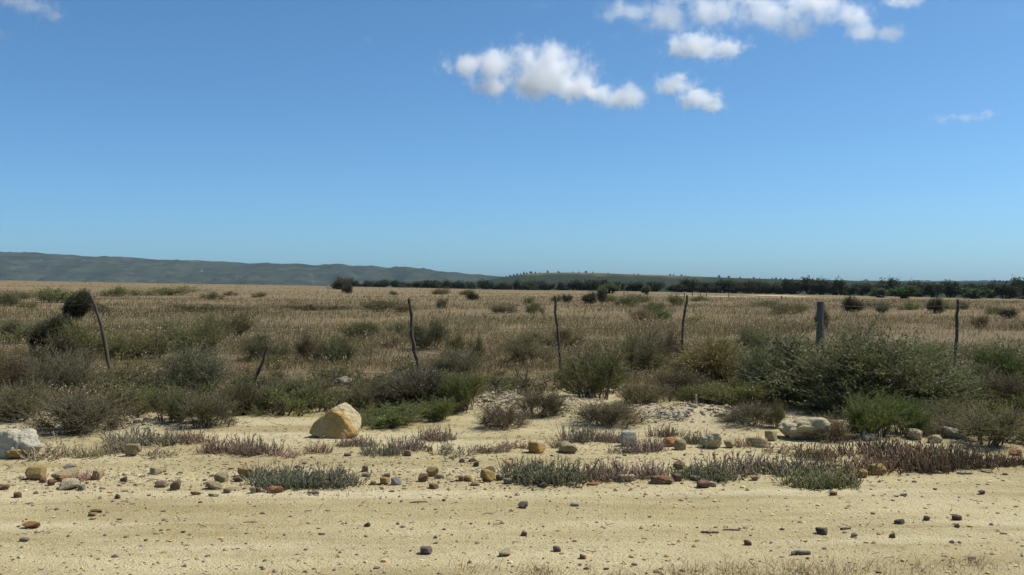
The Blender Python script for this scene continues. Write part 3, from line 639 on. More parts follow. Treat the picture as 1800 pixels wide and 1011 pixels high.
# centre column, base row, width, height, colour, label, (angular?)
RK = [
(28, 805, 74, 50, WHT, 'big crumbly white boulder with ochre foot at the frame edge'), (20, 807, 44, 18, OCH, 'ochre lump under the front of the big white boulder'),
(232, 802, 25, 21, TAN, 'lone tan stone leaning on reddish sprigs'), (59, 844, 34, 23, OCH, 'square ochre block stone on bare sand'),
(110, 845, 36, 19, TAN, 'pale wedge-shaped stone right of the square ochre block'), (110, 848, 18, 11, ORG, 'small orange stone against the pale wedge stone'),
(128, 846, 12, 9, ORG, 'tiny orange-brown stone right of the pale wedge stone'),
(120, 828, 21, 11, GRY, 'grey-brown cap-shaped stone behind the pale wedge stone'), (168, 844, 18, 16, YEL, 'small yellow stone with dry twigs on one side'),
(118, 861, 36, 17, CRM, 'flat cream stone below the pale wedge stone'), (75, 849, 12, 9, RED, 'small red-brown stone below the square ochre block'),
(88, 854, 17, 11, RED, 'reddish stone left of the flat cream stone'), (141, 862, 13, 9, GRY, 'small grey stone right of the flat cream stone'),
(273, 834, 21, 11, TAN, 'smooth oval tan stone alone on bare sand'), (307, 862, 17, 16, BRN, 'dark brown upright stone at the road edge'),
(281, 857, 20, 11, PNK, 'faint pinkish stone left of the dark brown upright one'), (386, 848, 26, 16, TAN, 'rough grey-tan stone left of the ochre slab'),
(375, 860, 30, 13, TAN, 'long pale stone with shaded side below the rough grey-tan one'), (431, 840, 32, 17, OCH, 'ochre slab beside the blue-grey mat'),
(417, 847, 16, 9, BRN, 'small brown stone in front of the ochre slab'), (30, 875, 14, 9, RED, 'dark red pebble at the road edge by the frame'),
(216, 848, 13, 10, DRK, 'small dark stone alone on sand before the oval tan one'), (6, 861, 16, 8, RED, 'low reddish stone touching the frame edge'),
(206, 877, 9, 8, DRK, 'dark pebble on the road below the small dark stone'), (344, 870, 20, 5, RED, 'thin flat dark red chip on the road edge'),
(375, 873, 19, 5, TAN, 'flat pale chip below the long pale stone'), (398, 867, 14, 8, PNK, 'pinkish stone right of the long pale stone'),
(444, 867, 11, 12, CRM, 'pale upright chip left of the flat orange stone'), (453, 866, 10, 8, BRN, 'brown pebble between pale chip and flat orange stone'),
(482, 867, 29, 11, ORG, 'flat orange stone at the front of the blue-grey mat'), (550, 869, 22, 5, CRM, 'thin whitish chip right of the flat orange stone'),
(53, 929, 32, 11, ORG, 'flat orange-red stone lying on the open road'), (168, 901, 25, 5, RED, 'thin red-brown flake on the open road'),
(160, 908, 14, 6, OCH, 'ochre chip below the thin red-brown flake'), (40, 952, 17, 6, GRY, 'grey flake on the road below the flat orange-red stone'),
(604, 677, 28, 15, WHT, 'white stone half hidden in scrub behind the ochre boulder'),
(642, 830, 11, 10, BRN, 'dark stone, upper of two right of the blue-grey mat'), (642, 838, 14, 7, GRY, 'grey stone, lower of two right of the blue-grey mat'),
(679, 841, 13, 8, PUR, 'purple stone resting behind the grey-white cobble'), (676, 852, 18, 12, OCH, 'ochre cobble left of the grey-white cobble'),
(696, 853, 18, 13, (.36, .33, .31), 'rounded grey-white cobble beside the ochre one'), (656, 853, 11, 6, BRN, 'low brown pebble left of the ochre cobble'),
(744, 847, 18, 13, RED, 'dark red pyramid-shaped stone'), (760, 838, 23, 17, OCH, 'ochre cobble behind the dark red pyramid stone'),
(773, 842, 15, 8, CRM, 'pale flat stone right of the ochre cobble by the red pyramid'), (762, 860, 18, 9, RED, 'red-brown low stone below the dark red pyramid'),
(857, 847, 27, 21, OCH, 'bright ochre cobble in front of a dark one'), (860, 834, 22, 14, BRN, 'dark cobble behind the bright ochre cobble'),
(823, 846, 15, 9, OCH, 'small ochre stone left of the bright ochre cobble'), (811, 846, 10, 9, RED, 'small red stone left of the small ochre stone'),
(836, 854, 15, 7, TAN, 'low tan stone in front of the small ochre stone'), (879, 845, 15, 10, BRN, 'brown stone right of the bright ochre cobble'),
(892, 851, 14, 9, GRY, 'grey stone with pale top below the brown stone'), (896, 823, 13, 11, ORG, 'orange-brown stone behind the blue-green mat\'s end'),
(837, 820, 10, 8, DRK, 'blue-black pebble on the sand above the dark cobble'), (830, 812, 13, 7, RED, 'red pebble above the blue-black pebble'),
(812, 813, 11, 7, PNK, 'pinkish pebble left of the red pebble'), (716, 802, 13, 10, PNK, 'pinkish pale stone among sprigs'),
(755, 794, 10, 8, RED, 'little red-brown stone behind the sprigs in the clearing'), (784, 791, 18, 11, CRM, 'pale stone half hidden by sprigs in the clearing'),
(611, 802, 13, 5, GRY, 'flat grey pebble below the ochre boulder\'s right side'),
(945, 797, 31, 20, (.50, .29, .09), 'bright orange rounded stone in the clearing'), (1000, 797, 35, 19, TAN, 'rough tan stone right of the bright orange one'),
(1104, 785, 30, 26, WHT, 'white-topped round stone above grey sprigs'), (1182, 785, 34, 16, ORG, 'flat orange slab leaning behind a tan stone'),
(1196, 791, 23, 18, TAN, 'tan stone in front of the flat orange slab'), (1252, 789, 40, 28, CRM, 'big round tan-cream stone with dark shadow under it'),
(1284, 788, 21, 14, YEL, 'small yellow-tan stone right of the big round cream one'), (1333, 787, 34, 17, TAN, 'long tan stone left of the wide cream boulder'),
(1357, 775, 22, 17, YEL, 'yellow stone touching the wide cream boulder'), (1422, 774, 94, 40, (.57, .47, .27), 'wide flat cream boulder in front of the spiny bush'),
(1195, 826, 24, 15, (.30, .20, .10), 'brown-ochre stone left of the green succulent mat'), (1166, 851, 42, 14, RED, 'long dark red-brown rough slab stone on the road edge'),
(1192, 846, 15, 12, BRN, 'upright brown stone right of the long dark slab'), (1102, 847, 26, 12, CRM, 'cream stone in front of the purple-grey mat'),
(1023, 845, 16, 13, OCH, 'ochre stone between the blue-green and purple-grey mats'), (1042, 854, 22, 6, ORG, 'flat orange chip below the purple-grey mat'),
(1003, 855, 18, 8, TAN, 'tan stone at the front corner of the blue-green mat'),
(910, 848, 19, 13, BRN, 'brown stone against the front of the blue-green mat'), (953, 857, 14, 8, PUR, 'purple-brown stone in front of the blue-green mat'),
(1237, 858, 21, 13, RED, 'dark red stone below the green succulent mat'), (1253, 856, 13, 8, WHT, 'white chip right of the dark red stone'),
(1224, 845, 25, 8, GRY, 'flat greenish grey stone before the green mat'), (1326, 845, 14, 9, TAN, 'small tan stone below the purple mat'),
(919, 894, 18, 11, PUR, 'dark purple stone alone in the middle of the road'),
(1361, 830, 28, 17, (.40, .23, .08), 'orange-brown rough stone between purple mats'), (1386, 834, 20, 8, YEL, 'pale yellow stone right of the orange-brown rough one'),
(1519, 840, 21, 15, OCH, 'smaller ochre lump, next to the larger one at the road edge'), (1546, 835, 31, 19, (.44, .28, .10), 'larger ochre lump at the road edge by purple mat'),
(1502, 849, 18, 13, DRK, 'dark shaded stone left of the two ochre lumps'), (1529, 775, 20, 12, WHT, 'small white stone below the vivid green shrub'),
(1612, 774, 29, 20, CRM, 'cream half-buried stone, first of a row of three'), (1647, 779, 23, 14, CRM, 'cream half-buried stone, middle of a row of three'),
(1680, 771, 36, 19, (.40, .37, .27), 'grey-cream half-buried stone, last of a row of three'), (1663, 829, 16, 10, TAN, 'small tan stone at the edge of the dark purple mat'),
(1650, 833, 14, 6, GRY, 'flat greenish stone left of the small tan one'), (1786, 801, 20, 10, ORG, 'orange stone on sand near the frame edge'),
(1696, 834, 27, 6, CRM, 'flat cream stone on the road edge before the brown mat'), (1735, 831, 18, 5, TAN, 'flat tan chip on the road edge near the frame'),
(749, 975, 22, 12, PUR, 'purple-grey egg-shaped stone near the bottom of the road'), (887, 978, 21, 11, CRM, 'pale pointed stone near the dry grass on the road'),
(1025, 983, 11, 8, RED, 'small red cube-like pebble near the dry grass'), (979, 970, 13, 9, PUR, 'small purple pebble right of the pale pointed stone'),
(645, 926, 11, 7, DRK, 'dark pebble alone on the left half of the road'), (921, 942, 11, 7, PUR, 'purple pebble below the dark purple stone'),
(1447, 940, 21, 11, DRK, 'curved dark stone on the road right of the two sticks'), (1583, 922, 19, 8, DRK, 'dark low stone on the road in a loose trio'),
(1631, 916, 13, 9, BRN, 'brown crumbly stone, middle of a loose trio on the road'), (1684, 915, 15, 8, DRK, 'dark stone, last of a loose trio on the road'),
(1569, 946, 10, 9, BRN, 'round brown pebble below the loose trio'), (1315, 959, 12, 9, RED, 'red-brown pebble below the two sticks on the road'),
(1683, 928, 9, 7, RED, 'reddish pebble under the last stone of the trio'), (1502, 945, 10, 7, TAN, 'tan pebble at the foot of a lone grass stalk'),
(1010, 890, 16, 5, WHT, 'thin white chip right of the dark purple stone'), (1590, 872, 12, 5, WHT, 'white chip on the road below the larger ochre lump'),
(1726, 869, 12, 7, PUR, 'purple pebble on the road near the frame edge'), (1466, 871, 12, 6, RED, 'brick-red pebble below the jutting mat'),
]
def stone(px, by, wp, hp, colr, label, i):
    g = ground(px, by); D = g.y; s = D / FPX
    dep = min(wp, hp * 2.2) * s * rnd.uniform(.8, 1.05)
    me = ROUGH[i % 4] if any(w_ in label for w_ in ('crumbly', 'rough', 'lump', 'half-buried', 'wide flat', 'round tan')) else (ROCKM[i % 12] if wp >= 18 else SMALL[i % 8])
    flat = hp < wp * .4
    o = link('boulder' if wp > 60 else ('rock' if wp >= 18 else 'stone'), me, None, (g.x, g.y + dep * .3, g.z - hp * s * .18), (0, 0, rnd.choice((0, math.pi)) + rnd.uniform(-.15, .15)), (wp * s, dep, hp * s * 1.2), colr)
    return tag(o, label, 'boulder' if wp > 60 else 'stone')
for i, (px, by, wp, hp, c, lb) in enumerate(RK): stone(px, by, wp, hp, c, lb, i)
# the ochre boulder
BP = [(-.237, -.05, .049), (-.209, -.02, .133), (-.035, -.06, .262), (.105, -.13, .185), (.216, -.14, .035), (.07, -.17, -.01), (-.174, -.09, .015), (.09, .06, .328), (.16, .08, .279), (.244, .06, .18), (.24, 0, .09), (.2, .18, -.01), (0, .2, .2), (-.15, .12, .12), (-.2, .12, -.01)]
bm = bmesh.new()
for p in BP: bm.verts.new((p[0], p[1], p[2] - .14))
bmesh.ops.convex_hull(bm, input=bm.verts); bm.normal_update()
pl = []
for f in bm.faces:
    d = f.normal.dot(f.verts[0].co)
    if d > 0.01: pl.append((*f.normal, d))
bm.free()
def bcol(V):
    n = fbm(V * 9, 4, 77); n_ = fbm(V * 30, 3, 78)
    f = sst(.018, .074, V @ np.array([-.19, -.97, .134]) + .022 * n)[:, None]     # fresh ochre fracture face towards the road, its shade painted in as darker ochre
    top = np.array([.47, .385, .22]) * (1 + .18 * n_[:, None]); och_shade = np.array([.44, .285, .10]) * (1 + .15 * n_[:, None])
    return top * (1 - f) + och_shade * f
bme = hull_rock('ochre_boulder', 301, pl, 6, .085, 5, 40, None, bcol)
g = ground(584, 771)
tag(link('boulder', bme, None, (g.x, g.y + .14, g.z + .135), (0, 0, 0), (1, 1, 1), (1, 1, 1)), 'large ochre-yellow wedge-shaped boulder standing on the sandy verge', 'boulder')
# ------------------------------------------------------------------ fence
def stick(name, pts, rad, m, parent=None, sides=8, seed=1, K=26):
    """a crooked round pole through world points, with knots and an uneven girth"""
    P = np.array(pts, float); t = np.linspace(0, len(P) - 1, K); c = np.stack([np.interp(t, np.arange(len(P)), P[:, i]) for i in range(3)], 1)
    for _ in range(2): c[1:-1] = (c[:-2] + 2 * c[1:-1] + c[2:]) / 4
    c[1:-1] += np.stack([vnoise(np.stack([t * 2.3, t * 0 + k, t * 0 + seed], -1), seed) for k in range(3)], 1)[1:-1] * np.array([rad, rad, 0]) * .45
    r = rad * (1.12 - .25 * np.linspace(0, 1, K)) * (1 + .16 * vnoise(np.stack([t * 5, t * 0, t * 0 + seed], -1), seed + 3))
    V, T = tubes(c[None], r[None], sides)
    o = link(name, mesh_np(name, V, T, None, m), parent); return o
FD = float(ground(738, 655).y)
def fp(px, py, D=FD):
    d = ray(px, py); t = D / d[1]; return (d[0] * t, D, CAM_H + d[2] * t)
fence = bpy.data.objects.new('wire_fence', None); COL.objects.link(fence); tag(fence, 'old farm fence of crooked wooden poles and thin sagging wires', 'fence')
POSTS = [([(195, 668), (191, 635), (183, 595), (172, 550), (159, 518)], .027, 'crooked pole leaning over to one side'), ([(739, 668), (735, 640), (727, 612), (724, 575), (722, 550), (720, 524)], .030, 'dark pole curved at its foot'),
         ([(985, 672), (985, 640), (981, 590), (977, 550), (975, 520)], .024, 'tall thin pole'), ([(1209, 668), (1205, 638), (1200, 605), (1202, 565), (1207, 535), (1208, 519)], .021, 'thin kinked pole'),
         ([(1678, 662), (1680, 610), (1682, 560), (1684, 526)], .026, 'slim straight pole')]
for i, (pp, r_, lb) in enumerate(POSTS):
    o = stick('post', [fp(*q) for q in pp], r_, M_WOOD, fence, seed=i + 3); o['label'] = lb
# the squared thick post
q0 = fp(1441, 640); q1 = fp(1440.5, 530)
me = bpy.data.meshes.new('thick_post'); bm = bmesh.new(); bmesh.ops.create_cube(bm, size=1)
bmesh.ops.subdivide_edges(bm, edges=bm.edges, cuts=5, use_grid_fill=True)
for v in bm.verts:
    f = v.co.z + .5; s = .112 - .018 * f
    c = np.array([v.co.x, v.co.y, v.co.z]); n_ = float(vnoise(c * 7, 3)); rr = max(abs(c[0]), abs(c[1]))
    k = 1 - .12 * (abs(c[0] * c[1]) * 4) + .05 * n_
    v.co = Vector((c[0] * s * k, c[1] * s * k, (q0[2] + (q1[2] - q0[2]) * f) + (.015 * n_ if f > .95 else 0)))
bm.to_mesh(me); bm.free(); me.materials.append(M_WOODG); me.shade_flat()
o = link('post', me, fence, (q0[0], q0[1], 0), (0, .012, .3)); o['label'] = 'thick squared grey post behind the spiny bush'
def wire(pts, r=.0022, dy=.04):
    for a, b in zip(pts[:-1], pts[1:]):
        A = np.array(fp(*a)); B = np.array(fp(*b)); A[1] -= dy; B[1] -= dy
        t = np.linspace(0, 1, 14)[:, None]; c = A + (B - A) * t; c[:, 2] -= (.03 * np.linalg.norm(B - A) / 3) * 4 * (t * (1 - t))[:, 0]
        V, T = tubes(c[None], np.full((1, 14), r), 4); link('wire', mesh_np('wire', V, T, None, M_WIRE), fence)
XS = [-420, 166, 721, 976, 1205, 1441, 1683, 2100]
wire([(x, y) for x, y in zip(XS, [533, 535, 536, 535, 536, 537, 537, 538])]); wire([(x + 6, y) for x, y in zip(XS, [573, 575, 577, 576, 575, 577, 577, 578])])
wire([(x + 10, y) for x, y in zip(XS, [612, 615, 617, 616, 615, 616, 617, 618])])
D2 = float(ground(443, 688).y)
tag(stick('leaning_stick', [fp(441, 692, D2), (fp(450, 665, D2)), fp(460, 640, D2), fp(471, 608, D2)], .020, M_WOOD, seed=21), 'short dark stick leaning in the scrub between the leaning and curved posts', 'stick')
D3 = float(ground(1224, 715).y)
tag(stick('stake', [fp(1224, 718, D3), fp(1224, 706, D3), fp(1223.5, 694, D3)], .011, M_WOODP, seed=24), 'short thin bleached stake by the low green shrub', 'stake')
ff = bpy.data.objects.new('corral_fence', None); COL.objects.link(ff); tag(ff, 'tiny far-off row of corral posts with one rail in the field', 'fence')
for i, (px, by, hp) in enumerate([(1097, 520, 10), (1203, 524, 9), (1217, 521, 8), (1231, 521, 8), (1242, 521, 9), (1281, 523, 8), (1374, 527, 7)]):
    gg = ground(px, by); hh = hp * gg.y / FPX; P0 = np.array(gg)
    stick('post', [P0 - [0, 0, .1], P0 + [0, 0, hh * .5], P0 + [0, 0, hh]], .07, M_WOOD, ff, 6, i, 6)
a, b = ground(1180, 521), ground(1203, 521); zz = 6 * a.y / FPX
stick('rail', [np.array(a) + [0, 0, zz], (np.array(a) + np.array(b)) / 2 + [0, 0, zz], np.array(b) + [0, 0, zz]], .06, M_WOODG, ff, 6, 9, 6)
# ------------------------------------------------------------------ sticks and dead wood on the ground
def lying(px, by, wp, hp, m, label, seed, ang=.1, name='driftwood'):
    g = ground(px, by); s = g.y / FPX; L = wp * s * .5; r = hp * s * .42
    P = [(g.x - L, g.y - L * ang, g.z + r * .6), (g.x - L * .3, g.y, g.z + r * .7 + r * .3), (g.x + L, g.y + L * ang, g.z + r * .6)]
    P = [(a, b, float(H(a, b)) + r * .65 + (r * .4 if k == 1 else 0)) for k, (a, b, c) in enumerate(P)]
    return tag(stick(name, P, r, m, None, 6, seed, 12), label, 'wood')
lying(1408, 975, 33, 10, M_WOODG, 'weathered grey chunk of wood on the road near the dry grass', 31)
lying(1248, 937, 30, 5, M_WOODG, 'short grey stick on the road, first of two in line', 32, -.2, 'stick'); lying(1286, 933, 30, 4, M_WOODG, 'thin straight stick on the road, second of two in line', 33, .05, 'stick')
lying(1487, 931, 18, 5, M_WOODG, 'small grey splinter beside the curved dark stone', 34, .3, 'stick'); lying(736, 883, 30, 2.5, M_WOOD, 'thin dark twig on the road left of the dark purple stone', 35, .1, 'twig')
def branches(px, by, wp, hp, n, label, seed):
    g = ground(px, by); s = g.y / FPX; rng = np.random.default_rng(seed); W = wp * s; Hh = hp * s
    A = np.stack([rng.uniform(-.5, .5, n) * W, rng.uniform(-.3, .3, n) * W, rng.uniform(0, .35, n) * Hh], 1)
    d = nrm(np.stack([rng.normal(0, 1, n), rng.normal(0, .6, n), np.abs(rng.normal(0, .55, n))], 1)); L = rng.uniform(.15, .45, n)[:, None] * W * .6
    B = A + d * L; Cc = (A + B) / 2 + rng.normal(0, .12, (n, 3)) * L
    V, T = tubes(bez(A, Cc, B, 5), np.linspace(1, .4, 5)[None] * rng.uniform(.003, .009, (n, 1)), 4)
    c = np.array([.33, .29, .22]) * rng.uniform(.6, 1.25, (n, 1))
    return tag(link('dead_branches', mesh_np('dead_branches', V, T, np.repeat(c, 20, 0), M_TWIG), None, tuple(g), (0, 0, 0), (1, 1, 1), (1, 1, 1)), label, 'branches')
branches(882, 708, 64, 36, 60, 'pale pile of broken dead branches above the earth heap', 41)
branches(1445, 690, 60, 24, 14, 'bleached dead twigs poking from the huge spiny bush', 42)
branches(360, 690, 90, 60, 26, 'bleached bare branches in the dead-looking grey shrub', 43)
branches(95, 660, 40, 30, 12, 'pale dead twigs in the dark shrub mass by the bent reeds', 44)
branches(1170, 735, 80, 16, 60, 'thin dead sticks lying on the clod mound', 45)
D4 = float(ground(970, 622).y)
tag(stick('dead_branch', [fp(968, 624, D4), fp(973, 616, D4), fp(981, 609, D4)], .013, M_WOODP, seed=46, sides=6, K=8), 'grey dead branch leaning at the tall thin post', 'branch')
# ------------------------------------------------------------------ stuff: gravel, litter, undergrowth, grass
rng = np.random.default_rng(11)
oV, oT = ico(1)
sV = np.array([[1, 0, 0], [-1, 0, 0], [0, 1, 0], [0, -1, 0], [0, 0, 1], [0, 0, -1.]]); sT = np.array([[0, 2, 4], [2, 1, 4], [1, 3, 4], [3, 0, 4]])
ac = Acc()
PC = np.array([DRK, DRK, BRN, BRN, BRN, GRY, TAN, TAN, CRM, OCH])
n = 32000; u = rng.uniform(-.6, .6, n); y = 1 / rng.uniform(1 / 15.0, 1 / 4.2, n); x = u * y
band = rng.uniform(size=n) < .28
y = np.where(band, road_edge(x) + rng.normal(.05, .35, n), y); 
r = .0020 * (rng.pareto(2.2, n) + 1); r = np.clip(r, .0020, .014) * np.where(band, 1.25, 1)
keep = veg_mask(x, y) < .8; x, y, r = x[keep], y[keep], r[keep]; n = len(x); z = H(x, y)
sq = np.stack([rng.uniform(.8, 1.5, n), rng.uniform(.8, 1.3, n), rng.uniform(.5, .9, n)], 1)[:, None]; ci = PC[rng.integers(0, len(PC), n)] * rng.uniform(.7, 1.3, (n, 1))
for tV, tT, q in ((oV, oT, r > .0048), (sV, sT, r <= .0048)):       # grains under 1 cm are four-sided crumbs
    m = int(q.sum()); sh = 1 + .35 * rng.normal(size=(m, len(tV), 1)).clip(-1, 1)
    Vp = tV[None] * sh * sq[q] * r[q][:, None, None] + np.stack([x[q], y[q], z[q] + r[q] * .2], 1)[:, None]
    ac.add(Vp, (tT[None] + (np.arange(m) * len(tV))[:, None, None]).reshape(-1, 3), np.repeat(ci[q], len(tV), 0))
# pale clods on the earth heaps
for (mx, my, a, b, hh) in MXY:
    m = int(420 * a); x = mx + rng.normal(0, .45, m) * a; y = my + rng.normal(0, .45, m) * b; r = np.clip(.006 * (rng.pareto(2.3, m) + 1), .006, .03); z = H(x, y)
    sh = 1 + .3 * rng.normal(size=(m, len(oV), 1)).clip(-1, 1)
    Vp = oV[None] * sh * np.stack([r * 1.3, r, r * .8], 1)[:, None] + np.stack([x, y, z + r * .2], 1)[:, None]
    ac.add(Vp, (oT[None] + (np.arange(m) * len(oV))[:, None, None]).reshape(-1, 3), np.repeat(np.array([.42, .345, .22]) * rng.uniform(.45, 1.15, (m, 1)), len(oV), 0))
tag(link('gravel', ac.mesh('gravel', M_TWIG, True), color=(1, 1, 1)), 'loose gravel, pebbles and clods scattered over the sand', 'gravel', kind='stuff')
ac = Acc(); n = 11000; u = rng.uniform(-.58, .58, n); y = 1 / rng.uniform(1 / 14.5, 1 / 5.0, n); x = u * y
off = y > road_edge(x); keep = off | (rng.uniform(size=n) < .035); x, y = x[keep], y[keep]; n = len(x)
an = rng.uniform(0, 6.28, n); L = rng.uniform(.012, .06, n); A = np.stack([x, y, H(x, y) + .004], 1)
dv = np.stack([np.cos(an), np.sin(an), rng.uniform(-.02, .45, n)], 1) * L[:, None]
Cc = A + dv * .5 + np.stack([-np.sin(an), np.cos(an), an * 0], 1) * (L * rng.normal(0, .15, n))[:, None]
V, T = tubes(bez(A, Cc, A + dv, 3), np.ones((n, 3)) * rng.uniform(.0012, .003, (n, 1)), 3)
ac.add(V, T, np.repeat(np.array([.20, .16, .11]) * rng.uniform(.45, 1.6, (n, 1)), 9, 0))
tag(link('litter', ac.mesh('litter', M_TWIG), color=(1, 1, 1)), 'small dry twigs and plant litter on the sand', 'litter', kind='stuff')
def blades(x, y, h, wd, col, lean, head=None, z0=None, sway=.35):
    n = len(x); z = H(x, y) if z0 is None else z0
    B = np.stack([x, y, z - .01], 1); an = rng.uniform(0, 6.28, n); k = rng.uniform(.05, sway, n) * h
    T_ = B + np.stack([np.cos(an) * k + lean * h, np.sin(an) * k, h], 1); Mi = B * .45 + T_ * .55; Mi[:, :2] = B[:, :2] * .7 + T_[:, :2] * .3
    fa = rng.uniform(0, 3.14, n); s = np.stack([np.cos(fa), np.sin(fa) * .6, fa * 0], 1) * (wd * .5)[:, None]
    V = np.stack([B - s, B + s, Mi + s * .8, Mi - s * .8, T_], 1).reshape(-1, 3); i = np.arange(n)[:, None] * 5
    T = np.concatenate([i + np.array([[0, 1, 2]]), i + np.array([[0, 2, 3]]), i + np.array([[3, 2, 4]])])
    ac.add(V, T, np.repeat(col, 5, 0))
    if head is not None:
        q = rng.uniform(size=n) < head; m = int(q.sum()); d = nrm(T_[q] - Mi[q] + rng.normal(0, .05, (m, 3)))
        V, T = leaf_quads(T_[q] - d * .02, d, h[q] * rng.uniform(.12, .25, m), wd[q] * rng.uniform(1.3, 2.2, m), rng)
        ac.add(V, T, np.repeat(np.array([.52, .42, .26]) * rng.uniform(.7, 1.25, (m, 1)), 4, 0))
# dry grass of the plain
ac = Acc(); n = 430000; u = rng.uniform(-.62, .62, n); y = 1 / rng.uniform(1 / 300.0, 1 / 11.2, n); x = u * y
patch = n2(x, y, .16, 4, 51); p2 = n2(x, y, .045, 3, 52); p3 = n2(x, y, .9, 2, 53)
den = veg_mask(x, y) * np.clip(.72 + 1.3 * patch + .8 * p3, .06, 1); keep = rng.uniform(size=n) < den
x, y, patch, p2 = x[keep], y[keep], patch[keep], p2[keep]; n = len(x)
h = rng.uniform(.05, .29, n) * (1 + .35 * patch) * (.55 + .45 * sst(13, 20, y)); wd = .0032 + .00030 * y
f = rng.uniform(size=(n, 1)); col = np.array([.22, .165, .074]) * (1 - f) + np.array([.36, .282, .135]) * f
col = np.where((rng.uniform(size=n) < np.clip(.18 + .8 * p2, 0, .7))[:, None], np.array([.165, .16, .062]), col)
col = np.where((rng.uniform(size=n) < np.clip(.15 + .6 * patch, 0, .5))[:, None], np.array([.205, .138, .072]), col)
col = col * rng.uniform(.45, 1.2, (n, 1)) * (1 + .45 * n2(x * .35, y * .8, .07, 3, 58) + .35 * n2(x * .5, y, .25, 3, 59))[:, None]
blades(x, y, h, wd, col, .22, .25, None, 1.0)
tag(link('grass', ac.mesh('grass', M_GRASS), color=(1, 1, 1)), 'dry brown grass covering the plain', 'grass', kind='stuff')
# low mixed undergrowth between the shrubs
def undergrowth():
    """a few small plants plus the spots they grow on; geometry nodes set one plant on every spot"""
    a2 = Acc(); pid = []
    for k in range(5):
        st, fo, W, Hh = shrub_mesh('u%d' % k, 400 + k, 0.5, .25, 7, 64, 9, .026, .008, *(GG, ((.13, .105, .05), (.20, .155, .08)), GR, ((.075, .072, .03), (.13, .115, .052)), ((.09, .09, .036), (.15, .135, .06)))[k], twig=(.15, .12, .08), tr=.0024)
        for me in (st, fo):
            Vv = np.empty(len(me.vertices) * 3, np.float32); me.vertices.foreach_get('co', Vv); Tt = np.empty(len(me.loops), np.int32); me.loops.foreach_get('vertex_index', Tt)
            cc = np.empty(len(me.vertices) * 4, np.float32); me.attributes['Col'].data.foreach_get('color', cc)
            a2.add(Vv.reshape(-1, 3), Tt.reshape(-1, 3), cc.reshape(-1, 4)[:, :3]); pid.append(np.full(len(me.vertices), k)); bpy.data.meshes.remove(me)
    m = 2100; u = rng.uniform(-.56, .56, m); y = 1 / rng.uniform(1 / 24.0, 1 / 10.3, m); x = u * y
    ok = rng.uniform(size=m) < veg_mask(x, y) * np.clip(.8 + n2(x, y, .5, 2, 71), 0, 1) * (1 - .88 * sst(13.3, 16, y)); x, y = x[ok], y[ok]
    for px, py, rx, ry in ((604, 679, .30, 1.3), (882, 712, .45, .7), (1245, 675, .6, 1.0), (1646, 782, .7, .8)):       # open spots: round the stones, the dead wood and the tussock
        g = ground(px, py); q = ((x - g.x) / rx) ** 2 + ((y - g.y + ry * .6) / ry) ** 2 > 1; x, y = x[q], y[q]
    m = len(x)
    a2.add(np.stack([x, y, H(x, y)], 1), np.zeros((0, 3), np.int32), np.ones((m, 3))); pid.append(np.full(m, -1))
    me = a2.mesh('undergrowth', M_LEAF); pid = np.concatenate(pid).astype(np.int32); n = len(pid)
    at = me.attributes.new('pid', 'INT', 'POINT'); at.data.foreach_set('value', pid)
    at = me.attributes.new('turn', 'FLOAT', 'POINT'); at.data.foreach_set('value', rng.uniform(0, 6.28, n).astype(np.float32))
    at = me.attributes.new('size', 'FLOAT', 'POINT'); at.data.foreach_set('value', rng.uniform(.5, 1.3, n).astype(np.float32))
    at = me.attributes.new('pick', 'INT', 'POINT'); at.data.foreach_set('value', rng.integers(0, 5, n).astype(np.int32))
    ng = bpy.data.node_groups.new('undergrowth', 'GeometryNodeTree'); N = ng.nodes; L = ng.links
    ng.interface.new_socket('Geometry', in_out='INPUT', socket_type='NodeSocketGeometry'); ng.interface.new_socket('Geometry', in_out='OUTPUT', socket_type='NodeSocketGeometry')
    gi = N.new('NodeGroupInput'); go = N.new('NodeGroupOutput')
    def attr(nm, ty):
        q = N.new('GeometryNodeInputNamedAttribute'); q.data_type = ty; q.inputs['Name'].default_value = nm; return q.outputs[0]
    def part(v):
        c = N.new('FunctionNodeCompare'); c.data_type = 'INT'; c.operation = 'EQUAL'; L.new(attr('pid', 'INT'), c.inputs[2]); c.inputs[3].default_value = v
        q = N.new('GeometryNodeSeparateGeometry'); q.domain = 'POINT'; L.new(gi.outputs[0], q.inputs[0]); L.new(c.outputs[0], q.inputs[1]); return q.outputs[0]
    jn = N.new('GeometryNodeJoinGeometry')
    for k in range(5):
        q = N.new('GeometryNodeGeometryToInstance'); L.new(part(k), q.inputs[0]); L.new(q.outputs[0], jn.inputs[0])
    mp = N.new('GeometryNodeMeshToPoints'); L.new(part(-1), mp.inputs[0])
    ip = N.new('GeometryNodeInstanceOnPoints'); L.new(mp.outputs[0], ip.inputs['Points']); L.new(jn.outputs[0], ip.inputs['Instance'])
    ip.inputs['Pick Instance'].default_value = True; L.new(attr('pick', 'INT'), ip.inputs['Instance Index'])
    cx = N.new('ShaderNodeCombineXYZ'); L.new(attr('turn', 'FLOAT'), cx.inputs[2])
    er = N.new('FunctionNodeEulerToRotation'); L.new(cx.outputs[0], er.inputs[0]); L.new(er.outputs[0], ip.inputs['Rotation']); L.new(attr('size', 'FLOAT'), ip.inputs['Scale'])
    L.new(ip.outputs[0], go.inputs[0])
    return me, ng
um, ung = undergrowth()
uo = tag(link('undergrowth', um, color=(1, 1, 1)), 'low tangled undergrowth between the shrubs along the fence', 'undergrowth', kind='stuff')
uo.modifiers.new('plants', 'NODES').node_group = ung
